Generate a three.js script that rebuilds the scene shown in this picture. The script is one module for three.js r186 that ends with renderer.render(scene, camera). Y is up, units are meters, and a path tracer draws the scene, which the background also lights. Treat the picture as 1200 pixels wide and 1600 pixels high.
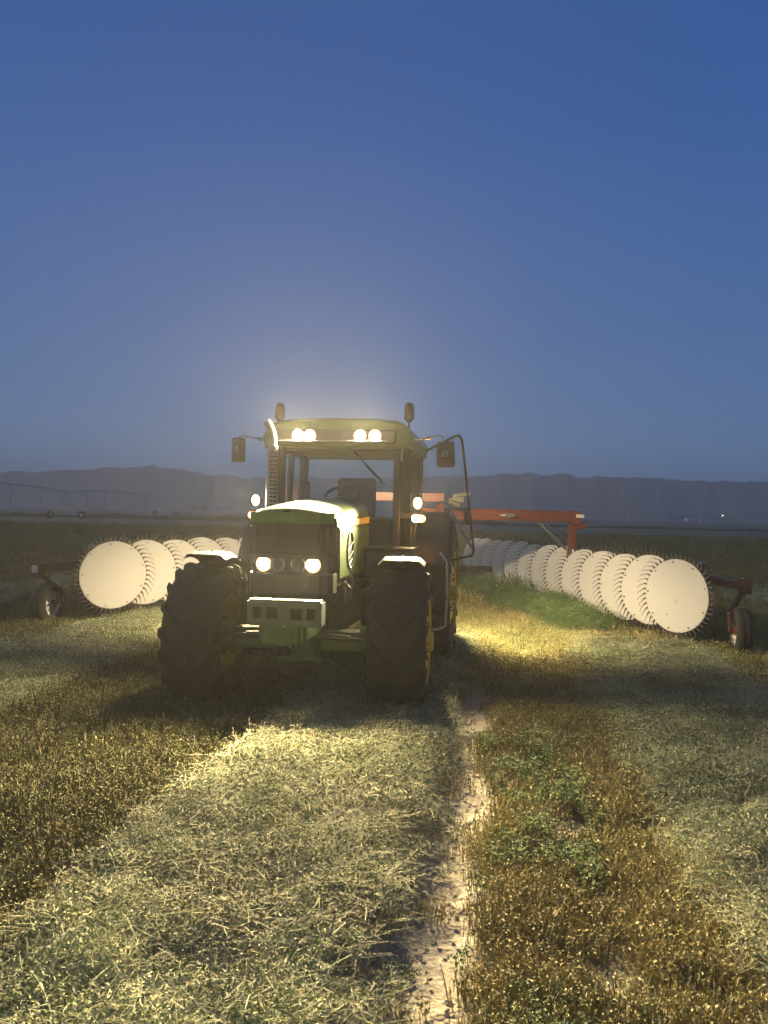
import * as THREE from 'three';
import { mergeGeometries, mergeVertices } from 'three/addons/utils/BufferGeometryUtils.js';
import { RoundedBoxGeometry } from 'three/addons/geometries/RoundedBoxGeometry.js';
import { ImprovedNoise } from 'three/addons/math/ImprovedNoise.js';

// ---------------------------------------------------------------- camera, sky, light, exposure
const scene = new THREE.Scene();
const camera = new THREE.PerspectiveCamera(67.3, 768 / 1024, 0.05, 9000);
camera.position.set(0, 1.8, 0);
camera.rotation.set(0, 0, THREE.MathUtils.degToRad(1.2));

const renderer = new THREE.WebGLRenderer({ antialias: true });
renderer.toneMapping = THREE.LinearToneMapping;
renderer.toneMappingExposure = 1.0;
renderer.outputColorSpace = THREE.SRGBColorSpace;
renderer.shadowMap.enabled = true;

// dusk sky: the same all round, paler towards the horizon
{
  const W = 64, H = 256, data = new Float32Array(W * H * 4);
  const stops = [[-90, .10, .15, .26], [0, .105, .215, .420], [4.4, .105, .215, .425], [8, .078, .178, .400], [13, .052, .142, .370], [20, .030, .116, .355], [26, .013, .095, .338], [31, .008, .084, .320], [60, .014, .070, .25], [90, .012, .060, .22]];
  for (let j = 0; j < H; j++) {
    const e = (j + .5) / H * 180 - 90;
    let k = 0; while (k < stops.length - 2 && e > stops[k + 1][0]) k++;
    const A = stops[k], B = stops[k + 1], t = Math.min(1, Math.max(0, (e - A[0]) / (B[0] - A[0])));
    for (let i = 0; i < W; i++) {
      const o = (j * W + i) * 4;
      for (let c = 0; c < 3; c++) data[o + c] = A[c + 1] + (B[c + 1] - A[c + 1]) * t;
      data[o + 3] = 1;
    }
  }
  const sky = new THREE.DataTexture(data, W, H, THREE.RGBAFormat, THREE.FloatType);
  sky.mapping = THREE.EquirectangularReflectionMapping;
  sky.magFilter = THREE.LinearFilter; sky.minFilter = THREE.LinearFilter; sky.needsUpdate = true;
  scene.background = sky; scene.environment = sky;
}
// the last of the daylight, low and very soft
const sun = new THREE.DirectionalLight(new THREE.Color(1.0, 0.95, 0.88), 0.6);
sun.position.set(-85, 40, -20); sun.castShadow = true; sun.shadow.radius = 60;
sun.shadow.mapSize.set(2048, 2048);
Object.assign(sun.shadow.camera, { left: -30, right: 30, top: 30, bottom: -30, near: 1, far: 260 });
scene.add(sun, sun.target); sun.target.position.set(0, 0, -8);

// dusty evening air
scene.fog = new THREE.FogExp2(new THREE.Color(0.95, 0.93, 0.88), 0.0012);

// lamp strengths (candela-like) and colour of the halogen bulbs
const WARM = new THREE.Color(1.0, 0.79, 0.44);
const LAMP = { roof: 300, head: 112, belt: 195, rear: 120, back: 90 };

// ---------------------------------------------------------------- helpers
let seed = 20240611;
const rnd = () => { seed = (seed + 0x6D2B79F5) | 0; let t = Math.imul(seed ^ (seed >>> 15), 1 | seed); t = (t + Math.imul(t ^ (t >>> 7), 61 | t)) ^ t; return ((t ^ (t >>> 14)) >>> 0) / 4294967296; };
const rr = (a, b) => a + (b - a) * rnd();
const IN = new ImprovedNoise();
const ns = (x, y, z = 0) => IN.noise(x + 31.7, y + 11.3, z + 5.1);
const D2R = Math.PI / 180;
const V = (x, y, z) => new THREE.Vector3(x, y, z);
const clamp = (x, a = 0, b = 1) => Math.min(b, Math.max(a, x));
const sst = (a, b, x) => { const t = clamp((x - a) / (b - a)); return t * t * (3 - 2 * t); };

const names = new Map();
function numbered(n) { const k = names.get(n) || 0; names.set(n, k + 1); return k ? `${n}_${String(k).padStart(3, '0')}` : n; }
function tidy(g) { g = g.index ? g.toNonIndexed() : g; for (const k of Object.keys(g.attributes)) if (!['position', 'normal', 'uv'].includes(k)) g.deleteAttribute(k); if (!g.attributes.uv) g.setAttribute('uv', new THREE.BufferAttribute(new Float32Array(g.attributes.position.count * 2), 2)); if (!g.attributes.normal) g.computeVertexNormals(); return g; }
function join(list) { list = [].concat(list).flat(9).map(tidy); return list.length === 1 ? list[0] : mergeGeometries(list); }
function mesh(name, geos, mat, parent) {
  const m = new THREE.Mesh(join(geos), mat);
  m.name = parent ? name : numbered(name); m.castShadow = m.receiveShadow = true;
  (parent || scene).add(m); return m;
}
function group(name, parent, pos = [0, 0, 0], turn = 0) { const g = new THREE.Group(); g.name = parent ? name : numbered(name); g.position.set(...pos); g.rotation.y = turn; (parent || scene).add(g); return g; }
function tag(o, label, category, grp, kind) { o.userData.label = label; if (category) o.userData.category = category; if (grp) o.userData.group = grp; if (kind) o.userData.kind = kind; return o; }
const xf = (g, p = [0, 0, 0], r = [0, 0, 0]) => { g.applyMatrix4(new THREE.Matrix4().compose(V(...p), new THREE.Quaternion().setFromEuler(new THREE.Euler(...r)), V(1, 1, 1))); return g; };
const box = (w, h, d, p, r, b = Math.min(w, h, d) * .12) => xf(b > 0 ? new RoundedBoxGeometry(w, h, d, 2, b) : new THREE.BoxGeometry(w, h, d), p, r);
const cyl = (r0, r1, h, p, r, n = 20) => xf(new THREE.CylinderGeometry(r0, r1, h, n), p, r);
const tube = (pts, r, n = 8, k = 0) => new THREE.TubeGeometry(new THREE.CatmullRomCurve3(pts.map(p => V(...p)), false, 'catmullrom', .12), k || (pts.length - 1) * 6, r, n);
const rod = (a, b, r, n = 8) => { const A = V(...a), B = V(...b), d = B.clone().sub(A), g = new THREE.CylinderGeometry(r, r, d.length(), n); g.applyQuaternion(new THREE.Quaternion().setFromUnitVectors(V(0, 1, 0), d.normalize())); g.translate((A.x + B.x) / 2, (A.y + B.y) / 2, (A.z + B.z) / 2); return g; };
const bar = (a, b, w, h, bev = .006) => { const A = V(...a), B = V(...b), d = B.clone().sub(A), L = d.length(), g = new RoundedBoxGeometry(w, h, L, 1, bev); const m = new THREE.Matrix4().lookAt(B, A, V(0, 1, 0)); g.applyMatrix4(m); g.translate((A.x + B.x) / 2, (A.y + B.y) / 2, (A.z + B.z) / 2); return g; };
const lathe = (pts, n = 48, axis = 'y') => { const g = new THREE.LatheGeometry(pts.map(p => new THREE.Vector2(...p)), n); if (axis === 'x') g.rotateZ(-Math.PI / 2); if (axis === 'z') g.rotateX(Math.PI / 2); return g; };
const plate = (pts, t, bev = .004, holes = []) => { const s = new THREE.Shape(pts.map(p => new THREE.Vector2(...p))); for (const h of holes) s.holes.push(new THREE.Path(h.map(p => new THREE.Vector2(...p)))); return new THREE.ExtrudeGeometry(s, { depth: t, bevelEnabled: bev > 0, bevelThickness: bev, bevelSize: bev, bevelSegments: 1, curveSegments: 8 }); };
function grid(nu, nv, f) { // smooth surface from f(i, j) -> [x, y, z]
  const p = [], uv = [], ix = [];
  for (let j = 0; j <= nv; j++) for (let i = 0; i <= nu; i++) { p.push(...f(i / nu, j / nv, i, j)); uv.push(i / nu, j / nv); }
  for (let j = 0; j < nv; j++) for (let i = 0; i < nu; i++) { const a = j * (nu + 1) + i, b = a + 1, c = a + nu + 1, d = c + 1; ix.push(a, b, d, a, d, c); }
  const g = new THREE.BufferGeometry(); g.setAttribute('position', new THREE.Float32BufferAttribute(p, 3)); g.setAttribute('uv', new THREE.Float32BufferAttribute(uv, 2)); g.setIndex(ix); g.computeVertexNormals(); return g;
}
// polyline wall in plan: pts [[x, z]...], from y0 to y1, pushed outwards by off
function wall(pts, y0, y1, off = 0, th = .01) {
  const n = pts.length - 1, nor = pts.map((p, i) => { const a = pts[Math.max(0, i - 1)], b = pts[Math.min(n, i + 1)], dx = b[0] - a[0], dz = b[1] - a[1], l = Math.hypot(dx, dz) || 1; return [-dz / l, dx / l]; });
  const at = (k, i, o) => [pts[i][0] + nor[i][0] * o, k, pts[i][1] + nor[i][1] * o];
  const f = (i, ring) => ring === 0 || ring === 4 ? at(y0, i, off) : ring === 1 ? at(y1, i, off) : ring === 2 ? at(y1, i, off - th) : at(y0, i, off - th);
  const g = grid(n, 4, (a, b, i, j) => f(i, j)).toNonIndexed(); g.computeVertexNormals(); return g;
}

// ---------------------------------------------------------------- textures and materials
function noiseTex(size, fn, srgb = false) {
  const d = new Uint8Array(size * size * 4);
  for (let j = 0; j < size; j++) for (let i = 0; i < size; i++) { const c = fn(i / size, j / size, i, j), o = (j * size + i) * 4; d[o] = clamp(c[0]) * 255; d[o + 1] = clamp(c[1]) * 255; d[o + 2] = clamp(c[2]) * 255; d[o + 3] = 255; }
  const t = new THREE.DataTexture(d, size, size, THREE.RGBAFormat); t.wrapS = t.wrapT = THREE.RepeatWrapping; t.magFilter = THREE.LinearFilter; t.minFilter = THREE.LinearMipmapLinearFilter; t.generateMipmaps = true; if (srgb) t.colorSpace = THREE.SRGBColorSpace; t.needsUpdate = true; return t;
}
// tileable noise: sum of lattice noise that wraps at 1
function tileNoise(freq, s) { const N = freq, L = new Float32Array(N * N); let q = s * 7919 + 17; for (let i = 0; i < N * N; i++) { q = (Math.imul(q, 1664525) + 1013904223) >>> 0; L[i] = q / 4294967296; } return (u, v) => { const x = u * N, y = v * N, i = Math.floor(x), j = Math.floor(y), fx = x - i, fy = y - j, a = fx * fx * (3 - 2 * fx), b = fy * fy * (3 - 2 * fy), g = (p, r) => L[((r % N + N) % N) * N + ((p % N + N) % N)]; return (g(i, j) * (1 - a) + g(i + 1, j) * a) * (1 - b) + (g(i, j + 1) * (1 - a) + g(i + 1, j + 1) * a) * b; }; }
const n8 = tileNoise(8, 1), n16 = tileNoise(16, 2), n32 = tileNoise(32, 3), n64 = tileNoise(64, 4), n128 = tileNoise(128, 5), n256 = tileNoise(256, 6);
const soilBump = noiseTex(512, (u, v) => { const h = .30 * n16(u, v) + .26 * n32(u, v) + .20 * n64(u, v) + .14 * n128(u, v) + .10 * n256(u, v); return [h, h, h]; });
const soilTint = noiseTex(512, (u, v) => { const h = .74 + .26 * (.35 * n8(u, v) + .25 * n32(u, v) + .25 * n128(u, v) + .3 * n256(u, v)); return [h, h * .99, h * .97]; });
const dustTint = noiseTex(256, (u, v) => { const h = sst(.35, .75, .45 * n8(u, v) + .3 * n32(u, v) + .25 * n128(u, v)); return [.80 + .20 * h, .80 + .19 * h, .80 + .17 * h]; });
const dustRough = noiseTex(256, (u, v) => { const h = .45 * n8(u, v) + .3 * n32(u, v) + .25 * n128(u, v); return [.5 + .5 * h, .5 + .5 * h, .5 + .5 * h]; });
const rubberBump = noiseTex(256, (u, v) => { const h = .4 * n32(u, v) + .3 * n64(u, v) + .3 * n128(u, v); return [h, h, h]; });
const S = (r, g, b, o = {}) => { const m = new THREE.MeshStandardMaterial({ roughness: .6, ...o }); m.color.setRGB(r, g, b); return m; };
const P = (r, g, b, o = {}) => { const m = new THREE.MeshPhysicalMaterial({ roughness: .4, ...o }); m.color.setRGB(r, g, b); return m; };
const glow = (r, g, b, k) => { const m = new THREE.MeshStandardMaterial({ roughness: .3 }); m.color.setRGB(.8, .8, .8); m.emissive.setRGB(r, g, b); m.emissiveIntensity = k; return m; };
const M = {
  green: P(.075, .135, .028, { roughness: .55, specularIntensity: .35, clearcoat: .35, clearcoatRoughness: .10, map: dustTint }),
  greenChassis: S(.045, .105, .035, { roughness: .65, map: dustTint, roughnessMap: dustRough }),
  yellow: P(.75, .50, .03, { roughness: .45, map: dustTint }),
  stripe: P(.80, .55, .04, { roughness: .4 }),
  black: S(.022, .022, .022, { roughness: .6, map: dustTint }),
  blackGloss: P(.018, .018, .018, { roughness: .25 }),
  grille: S(.018, .018, .017, { roughness: .8 }),
  rubber: S(.022, .021, .019, { roughness: .88, map: dustTint, bumpMap: rubberBump, bumpScale: .003 }),
  steel: S(.42, .42, .40, { roughness: .4, metalness: .85, roughnessMap: dustRough }),
  weight: S(.085, .11, .08, { roughness: .7, map: dustTint }),
  shield: S(.26, .25, .22, { roughness: .5, metalness: .35 }),
  white: S(.40, .388, .372, { roughness: .5 }),
  rimWhite: S(.62, .60, .56, { roughness: .5, map: dustTint }),
  red: P(.12, .026, .018, { roughness: .5, map: dustTint, clearcoat: .2 }),
  tine: S(.035, .030, .027, { roughness: .55, metalness: .4 }),
  bolt: S(.10, .095, .09, { roughness: .5, metalness: .7 }),
  glass: P(.90, .93, .90, { roughness: .0, transmission: .94, thickness: 0, ior: 1.5 }),
  lens: P(.95, .95, .95, { roughness: .05, transmission: 1, thickness: 0, ior: 1.5 }),
  reflector: S(.85, .85, .85, { roughness: .12, metalness: 1 }),
  mirror: S(.8, .8, .8, { roughness: .04, metalness: 1 }),
  amberOff: P(.09, .028, .008, { roughness: .25 }),
  seat: S(.035, .032, .020, { roughness: .9 }),
  galv: S(.45, .46, .47, { roughness: .5, metalness: .7 }),
  lampRoof: glow(1, .80, .45, 42), lampHead: glow(1, .82, .48, 34), lampBelt: glow(1, .82, .48, 18), lampHalo: glow(1, .52, .10, 2.6), lampAmber: glow(1, .30, .03, 5), lampRear: glow(1, .80, .45, 30),  // the orange ring colour paints the golden halo round lit lamps
};

// ---------------------------------------------------------------- field layout: rows run along the tractor's own axis
const AX = 9 * D2R, CA = Math.cos(AX), SA = Math.sin(AX);
const rowU = (x, z) => x * CA + z * SA, rowV = (x, z) => x * SA - z * CA;
const band = (u, a, b, s = .14) => sst(a - s, a + s, u) * (1 - sst(b - s, b + s, u));
// windrows lying inside the arms of the rake, as [x0, z0, x1, z1, half width, height]
const RIDGES = [[3.25, -12.3, 1.35, -19.5, .50, .36], [1.35, -19.5, -.9, -24, .7, .36], [-5.2, -15.5, -12.5, -34, .75, .22], [-10, -30, -30, -46, 1.6, .3]];
function ridge(x, z) { let h = 0; for (const [a, b, c, d, w, hh] of RIDGES) { const L2 = (c - a) ** 2 + (d - b) ** 2, t = clamp(((x - a) * (c - a) + (z - b) * (d - b)) / L2), e = Math.hypot(x - a - t * (c - a), z - b - t * (d - b)) + .22 * w * ns(x * 1.3, z * 1.3); h = Math.max(h, hh * Math.exp(-((e / w) ** 2) * 1.6) * (.8 + .5 * ns(x * 1.1, z * 1.1, 3))); } return h; }
function zones(x, z) {
  const u = rowU(x, z) + .07 * ns(x * 1.7, z * 1.7) + .04 * ns(x * 6, z * 6, 2), v = rowV(x, z);
  const near = 1 - sst(9.5, 12.5, v);
  const main = band(u, -1.83, -.50) * (1 - sst(10.5, 13, v));
  const right = band(u, 1.02, 2.62, .18) * (1 - sst(10.2, 12.5, v));
  const left = band(u, -6.0, -4.35, .18) * (1 - sst(12.5, 16, v)) ;
  const thin = band(u, -1.6, 1.5, .3) * sst(9.6, 10.4, v) * (1 - sst(12.6, 13.6, v));
  const outer = Math.max(band(u, 5.0, 6.6, .2), band(u, -10.4, -8.9, .2)) * (1 - sst(18, 24, v));
  const soil = band(u + .12 * ns(x * .8, z * .8, 70) + .05 * ns(x * 2.7, z * 2.7, 71), -.60 + .035 * (v - 2.9), -.08 + .012 * (v - 2.9), .08) * (1 - .75 * sst(6.3, 9, v)) * clamp(.85 + 1.0 * ns(x * .9, z * .9, 9));
  const g = band(u, -.22, .50, .25) * (sst(3.7, 4.1, v) * (1 - sst(5.4, 6.6, v)) + .9 * (1 - sst(2.6, 2.95, v)) + .25);
  return { u, v, thin, swath: Math.max(main, right, left, outer), main, right, left, soil, green: g, near, ridge: ridge(x, z) };
}
function gh(x, z) {
  const r = Math.hypot(x, z), q = zones(x, z);
  let y = .035 * ns(x * .45, z * .45) + .016 * ns(x * 1.6, z * 1.6, 4) + .008 * ns(x * 5, z * 5, 7);
  y += q.swath * (.055 + .05 * (1 - sst(5.6, 6.6, q.v)) + .040 * ns(x * 2.3, z * 2.3, 1) + .042 * ns(x * 6.5, z * 6.5, 1) + .022 * ns(x * 14, z * 14, 1)) - q.soil * .045 + q.soil * (.018 * ns(x * 7, z * 7, 6) + .005 * ns(x * 19, z * 19, 6)) + q.ridge;
  y += .018 * (1 - q.swath) * (1 - q.soil) * ns(x * 12, z * 12, 8);
  return y - .055 * sst(3.5, 6.5, r) - sst(60, 2500, r) * 2.0;
}

// ---------------------------------------------------------------- ground: one sheet out to the horizon
{
  const rad = [0]; for (let r = .6; r < 9; r += .035 + r * .006) rad.push(r); for (let r = rad[rad.length - 1]; r < 5200;) { r *= 1.035; rad.push(r); }
  const ang = []; for (let a = -180; a < -46; a += 4) ang.push(a); for (let a = -46; a < 46; a += .42) ang.push(a); for (let a = 46; a <= 180; a += 4) ang.push(a); if (ang[ang.length - 1] !== 180) ang.push(180);
  const nA = ang.length - 1, nR = rad.length - 1, pos = [], uv = [], col = [], ix = [];
  for (let j = 0; j <= nR; j++) for (let i = 0; i <= nA; i++) {
    const r = rad[j], x = r * Math.sin(ang[i] * D2R), z = -r * Math.cos(ang[i] * D2R), q = zones(x, z), y = gh(x, z);
    pos.push(x, y, z); uv.push(x / 2.1, z / 2.1);
    const p = .5 + .5 * ns(x * .6, z * .6, 12), p2 = .5 + .5 * ns(x * 9, z * 9, 13);
    let c = [.17 + .07 * p2, .135 + .05 * p2, .070 + .02 * p2];            // stubble litter
    const mix = (d, t) => { c = c.map((k, n) => k + (d[n] - k) * t); };
    const w1 = .5 + .5 * ns(q.u * .05, q.v * .012, 20), w2 = .5 + .5 * ns(q.u * .42, q.v * .03, 21), w3 = ns(x * .004, z * .011, 30);
    mix([.120 + .03 * w1, .155 + .03 * w2, .080], clamp(.35 + .5 * p) * (q.u > -.6 && q.u < 1.1 && q.v < 12 ? .2 : .9));  // greener regrowth
    mix([.15, .165, .10], clamp(w3 * 1.4) * .6 + .25 * w2);
    mix([.060, .062, .032], q.swath * .9);
    mix([.37, .325, .255], q.soil * (.75 + .25 * p2));
    mix([.040, .055, .018], sst(.05, .2, q.ridge) * .9);
    col.push(...c);
  }
  for (let j = 0; j < nR; j++) for (let i = 0; i < nA; i++) { const a = j * (nA + 1) + i, b = a + 1, c = a + nA + 1, d = c + 1; ix.push(a, b, d, a, d, c); }
  const g = new THREE.BufferGeometry(); g.setAttribute('position', new THREE.Float32BufferAttribute(pos, 3)); g.setAttribute('uv', new THREE.Float32BufferAttribute(uv, 2)); g.setAttribute('color', new THREE.Float32BufferAttribute(col, 3)); g.setIndex(ix); g.computeVertexNormals();
  const m = new THREE.Mesh(g, new THREE.MeshStandardMaterial({ vertexColors: true, roughness: .95, map: soilTint, bumpMap: soilBump, bumpScale: .03 }));
  m.name = 'ground'; m.receiveShadow = m.castShadow = true; tag(m, 'cut hay field with stubble and a bare soil wheel track', 'field', null, 'structure'); scene.add(m);
}
// hills beyond the valley: crest heights in metres at 1700 m, by bearing
{
  const crest = [[-75, 60], [-50, 66], [-35, 62], [-26.5, 70], [-22.6, 77], [-18.9, 88], [-15.8, 90.5], [-12.7, 78], [-9, 76.5], [-4.8, 79], [2.9, 85], [7.6, 90], [9.5, 95], [11.8, 96], [14.9, 92], [17.5, 92], [20.5, 88], [23, 83], [26.5, 81], [35, 70], [50, 78], [75, 60]];
  const at = a => { let k = 0; while (k < crest.length - 2 && a > crest[k + 1][0]) k++; const t = clamp((a - crest[k][0]) / (crest[k + 1][0] - crest[k][0])), s = t * t * (3 - 2 * t); return crest[k][1] + (crest[k + 1][1] - crest[k][1]) * s; };
  const nA = 700, nR = 34, col = [];
  const g = grid(nA, nR, (s, t) => {
    const a = -75 + 150 * s, d = 660 + 715 * t, f = (d - 660) / 390, x = d * Math.sin(a * D2R), z = -d * Math.cos(a * D2R);
    const gully = ns(a * .9, d * .0026, 40) * .5 + ns(a * 2.3, d * .005, 41) * .28 + ns(a * 6, d * .01, 42) * .12;
    const up = f <= 1 ? Math.pow(sst(0, 1, f), 1.25) : 1 - .35 * sst(1, 2, f);
    const h = at(a) * .617 * up * (1 + gully * .55 * Math.sin(Math.PI * clamp(f)) ) + gully * 1.4 + (.4 * ns(a * 9, d * .03, 43) + 2.4 * ns(a * .7, d * .004, 46)) * clamp(f);
    const p = .5 + .5 * ns(x * .016, z * .016, 44), q = .5 + .5 * ns(x * .06, z * .06, 45);
    col.push(.075 + .06 * p + .04 * q, .066 + .048 * p + .028 * q, .046 + .028 * p + .015 * q);
    return [x, h - 2.6, z];
  });
  g.setAttribute('color', new THREE.Float32BufferAttribute(col, 3));
  const m = new THREE.Mesh(g, new THREE.MeshStandardMaterial({ vertexColors: true, roughness: 1 }));
  m.name = 'hills'; tag(m, 'low bare hills across the valley', 'hills', null, 'structure'); scene.add(m);
}
const leafMat = c => S(...c, { roughness: .95 });
function leafBlob(n, fn, size) { // many small leaf faces through a volume
  const p = [];
  for (let i = 0; i < n; i++) { const c = fn(), a = V(rr(-1, 1), rr(-1, 1), rr(-1, 1)).normalize(), b = V(rr(-1, 1), rr(-1, 1), rr(-1, 1)).cross(a).normalize(), s = size * rr(.6, 1.3); for (const [k, l] of [[-1, -.6], [1, -.6], [0, 1]]) p.push(c[0] + a.x * k * s + b.x * l * s, c[1] + a.y * k * s + b.y * l * s, c[2] + a.z * k * s + b.z * l * s); }
  const g = new THREE.BufferGeometry(); g.setAttribute('position', new THREE.Float32BufferAttribute(p, 3)); g.computeVertexNormals(); return g;
}
const trunkMat = S(.06, .05, .04, { roughness: .95 }), farLeaf = [leafMat([.028, .036, .020]), leafMat([.034, .040, .022]), leafMat([.024, .032, .019])];
const PX = (px, d) => (px - 600) / 1202 * d;
function farTree(px, d, h, w, label, grp) {
  const t = group('far_tree', null, [PX(px, d), gh(PX(px, d), -d), -d]);
  tag(t, label, 'tree', grp);
  mesh('trunk', [cyl(.12, .28, h * .5, [0, h * .25, 0], [0, 0, 0], 7), rod([0, h * .35, 0], [w * .25, h * .7, 0], .09, 5), rod([0, h * .35, 0], [-w * .22, h * .72, .4], .09, 5)], trunkMat, t);
  const lobes = Array.from({ length: 7 }, () => [rr(-.32, .32) * w, h * rr(.38, .82), rr(-.3, .3) * w, rr(.2, .34)]);
  mesh('crown', leafBlob(520, () => { const L = lobes[Math.floor(rnd() * 7)], q = V(rr(-1, 1), rr(-1, 1), rr(-1, 1)).normalize().multiplyScalar(Math.cbrt(rnd())); return [L[0] + q.x * w * L[3], L[1] + q.y * h * L[3] * .75, L[2] + q.z * w * L[3]]; }, h * .05), farLeaf[Math.floor(rnd() * 3)], t);
}
{ // farmstead far right: trees round a long white shed, a yard light, a pale tank; two trees far left
  const G1 = 'trees round the far farmstead';
  [[1046, 985, 5.5, 9], [1056, 1000, 7, 11], [1066, 980, 8.5, 12], [1078, 1005, 9.5, 14], [1088, 1000, 9, 12], [1099, 1008, 8.5, 12], [1109, 1000, 7.5, 11], [1119, 990, 5.5, 9], [1131, 1000, 5, 9], [1143, 995, 4.5, 9]].map(t => [t[0], t[1] * .6, t[2] * .6, t[3] * .6]).forEach(([a, d, h, w], i) => farTree(a, d, h, w, ['first', 'second', 'third', 'fourth', 'fifth', 'sixth', 'seventh', 'eighth', 'ninth', 'last'][i] + ' dark tree from the left in the clump round the far white shed', G1));
  farTree(303, 420, 4.2, 6, 'tiny dark tree far left below the hills, taller of the pair'); farTree(318, 424, 3.2, 5, 'tiny dark tree far left below the hills, lower of the pair');
  const d = 576, shed = group('long_shed', null, [PX(1091, d), gh(PX(1091, d), -d), -d], .05);
  tag(shed, 'long low white shed in front of the far tree clump', 'shed');
  mesh('wall', box(19, 2.3, 6, [0, 1.15, 0], [0, 0, 0], .05), S(.70, .70, .66, { roughness: .8 }), shed);
  for (const s of [-1, 1]) mesh('roof', box(19.6, .12, 3.4, [0, 2.75, s * 1.6], [s * .3, 0, 0], .03), S(.22, .22, .23, { roughness: .7 }), shed);
  for (const x of [-6, -2, 2.5, 7]) mesh('door', box(2.2, 1.9, .12, [x, .95, 3.03], [0, 0, 0], .02), S(.12, .12, .12), shed);
  const tank = group('pale_tank', null, [PX(981, d), gh(PX(981, d), -d), -d]);
  tag(tank, 'pale cylindrical tank standing alone in the far field', 'tank');
  mesh('shell', lathe([[0, 0], [1.0, 0], [1.0, 3.1], [.95, 3.2]], 20), S(.55, .56, .56), tank); mesh('cap', lathe([[1.05, 3.1], [.95, 3.3], [0, 3.8]], 20), S(.4, .4, .42, { metalness: .5 }), tank);
  const yl = group('yard_light', null, [PX(1128, d), gh(PX(1128, d), -d), -d]);
  tag(yl, 'tiny lit yard light on a pole beside the far farmstead', 'lamp post');
  mesh('pole', cyl(.1, .14, 5, [0, 2.5, 0], [0, 0, 0], 8), trunkMat, yl); mesh('arm', rod([0, 4.8, 0], [0, 4.95, 1.1], .05), M.galv, yl);
  mesh('lamp_bulb', new THREE.SphereGeometry(.17, 10, 8).translate(0, 4.8, 1.2), glow(1, .9, .7, 40), yl);
  const L = new THREE.PointLight(new THREE.Color(1, .9, .7), 40); L.position.set(0, 4.8, 1.2); L.castShadow = true; yl.add(L);
  for (const [px, dd, w] of [[345, 430, 6], [357, 440, 4]]) { const h = group('far_shed', null, [PX(px, dd), gh(PX(px, dd), -dd), -dd], .2); tag(h, w > 5 ? 'wider small pale shed far left below the hills' : 'narrower small pale shed far left below the hills', 'shed'); mesh('wall', box(w, 1.8, 3.4, [0, .9, 0], [0, 0, 0], .03), S(.5, .5, .48), h); for (const s of [-1, 1]) mesh('roof', box(w + .4, .1, 2, [0, 2.1, s * .9], [s * .35, 0, 0], .02), S(.2, .19, .19), h); }
}
{ // low dark strips of standing growth across the field
  const p = [], strip = (x0, d0, x1, d1, w, h, n) => { for (let i = 0; i < n; i++) { const t = rnd(), x = x0 + (x1 - x0) * t, d = d0 + (d1 - d0) * t + rr(-w, w) * (.5 + .5 * ns(x * .05, t * 4)), y = gh(x, -d) + Math.pow(rnd(), 1.4) * h * (.65 + .5 * ns(x * .2, d * .2)), s = rr(.06, .14) * (d / 90); for (let k = 0; k < 3; k++) p.push(x + rr(-1.3, 1.3) * s, y + rr(-.7, 1.3) * s, -d + rr(-1, 1) * s); } };
  strip(-95, 108, 20, 128, 3, .85, 26000); strip(10, 128, 130, 112, 1.0, .4, 9000);
  const g = new THREE.BufferGeometry(); g.setAttribute('position', new THREE.Float32BufferAttribute(p, 3)); g.computeVertexNormals();
  tag(mesh('ditch_weeds', g, S(.026, .036, .014, { roughness: 1 })), 'dark strip of standing weeds across the field', 'weeds', null, 'stuff');
}
{ // wheeled irrigation boom on the left
  const towers = [[-41.5, 46], [-43, 104], [-45.5, 160]], H = 3.75;
  const o = group('irrigation_boom', null, [towers[1][0], gh(towers[1][0], -towers[1][1]), -towers[1][1]]); tag(o, 'long wheeled irrigation boom standing in the left field', 'irrigator');
  const lc = t => [t[0] - towers[1][0], 0, -(t[1] - towers[1][1])];
  towers.forEach(t => {
    const [x, , z] = lc(t); const tw = group('tower', o, [x, gh(t[0], -t[1]) - o.position.y, z]);
    for (const s of [-1, 1]) { mesh('leg', rod([s * 2.1, .45, 0], [0, H, 0], .06, 6), M.galv, tw); mesh('wheel', xf(new THREE.TorusGeometry(.42, .13, 8, 18), [s * 2.1, .53, 0], [0, 0, 0]), M.rubber, tw); }
    mesh('base_beam', rod([-2.1, .62, 0], [2.1, .62, 0], .07, 6), M.galv, tw);
  });
  for (let k = 0; k < 2; k++) {
    const A = lc(towers[k]), B = lc(towers[k + 1]), L = t => A.map((a, i) => a + (B[i] - a) * t), bow = t => 4 * t * (1 - t) * .5;
    mesh('pipe', tube(Array.from({ length: 9 }, (_, i) => { const q = L(i / 8); return [q[0], H + bow(i / 8), q[2]]; }), .085, 7, 24), M.galv, o);
    for (const s of [-1, 1]) mesh('truss_rod', tube([0, .17, .34, .5, .66, .83, 1].map(t => { const q = L(t), w = Math.sin(Math.PI * t); return [q[0] + s * .55 * w, H - 1.1 * Math.min(1, w * 1.3) + bow(t), q[2]]; }), .022, 5, 30), M.galv, o);
    for (let i = 1; i < 7; i++) { const q = L(i / 7), w = Math.sin(Math.PI * i / 7), t = i / 7; for (const s of [-1, 1]) mesh('brace', rod([q[0], H + bow(t), q[2]], [q[0] + s * .55 * w, H - 1.1 * Math.min(1, w * 1.3) + bow(t), q[2]], .025, 5), M.galv, o); mesh('drop_hose', rod([q[0] + .1, H + bow(t), q[2]], [q[0] + .1, 1.5, q[2]], .014, 5), M.black, o); }
  }
}

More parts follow.
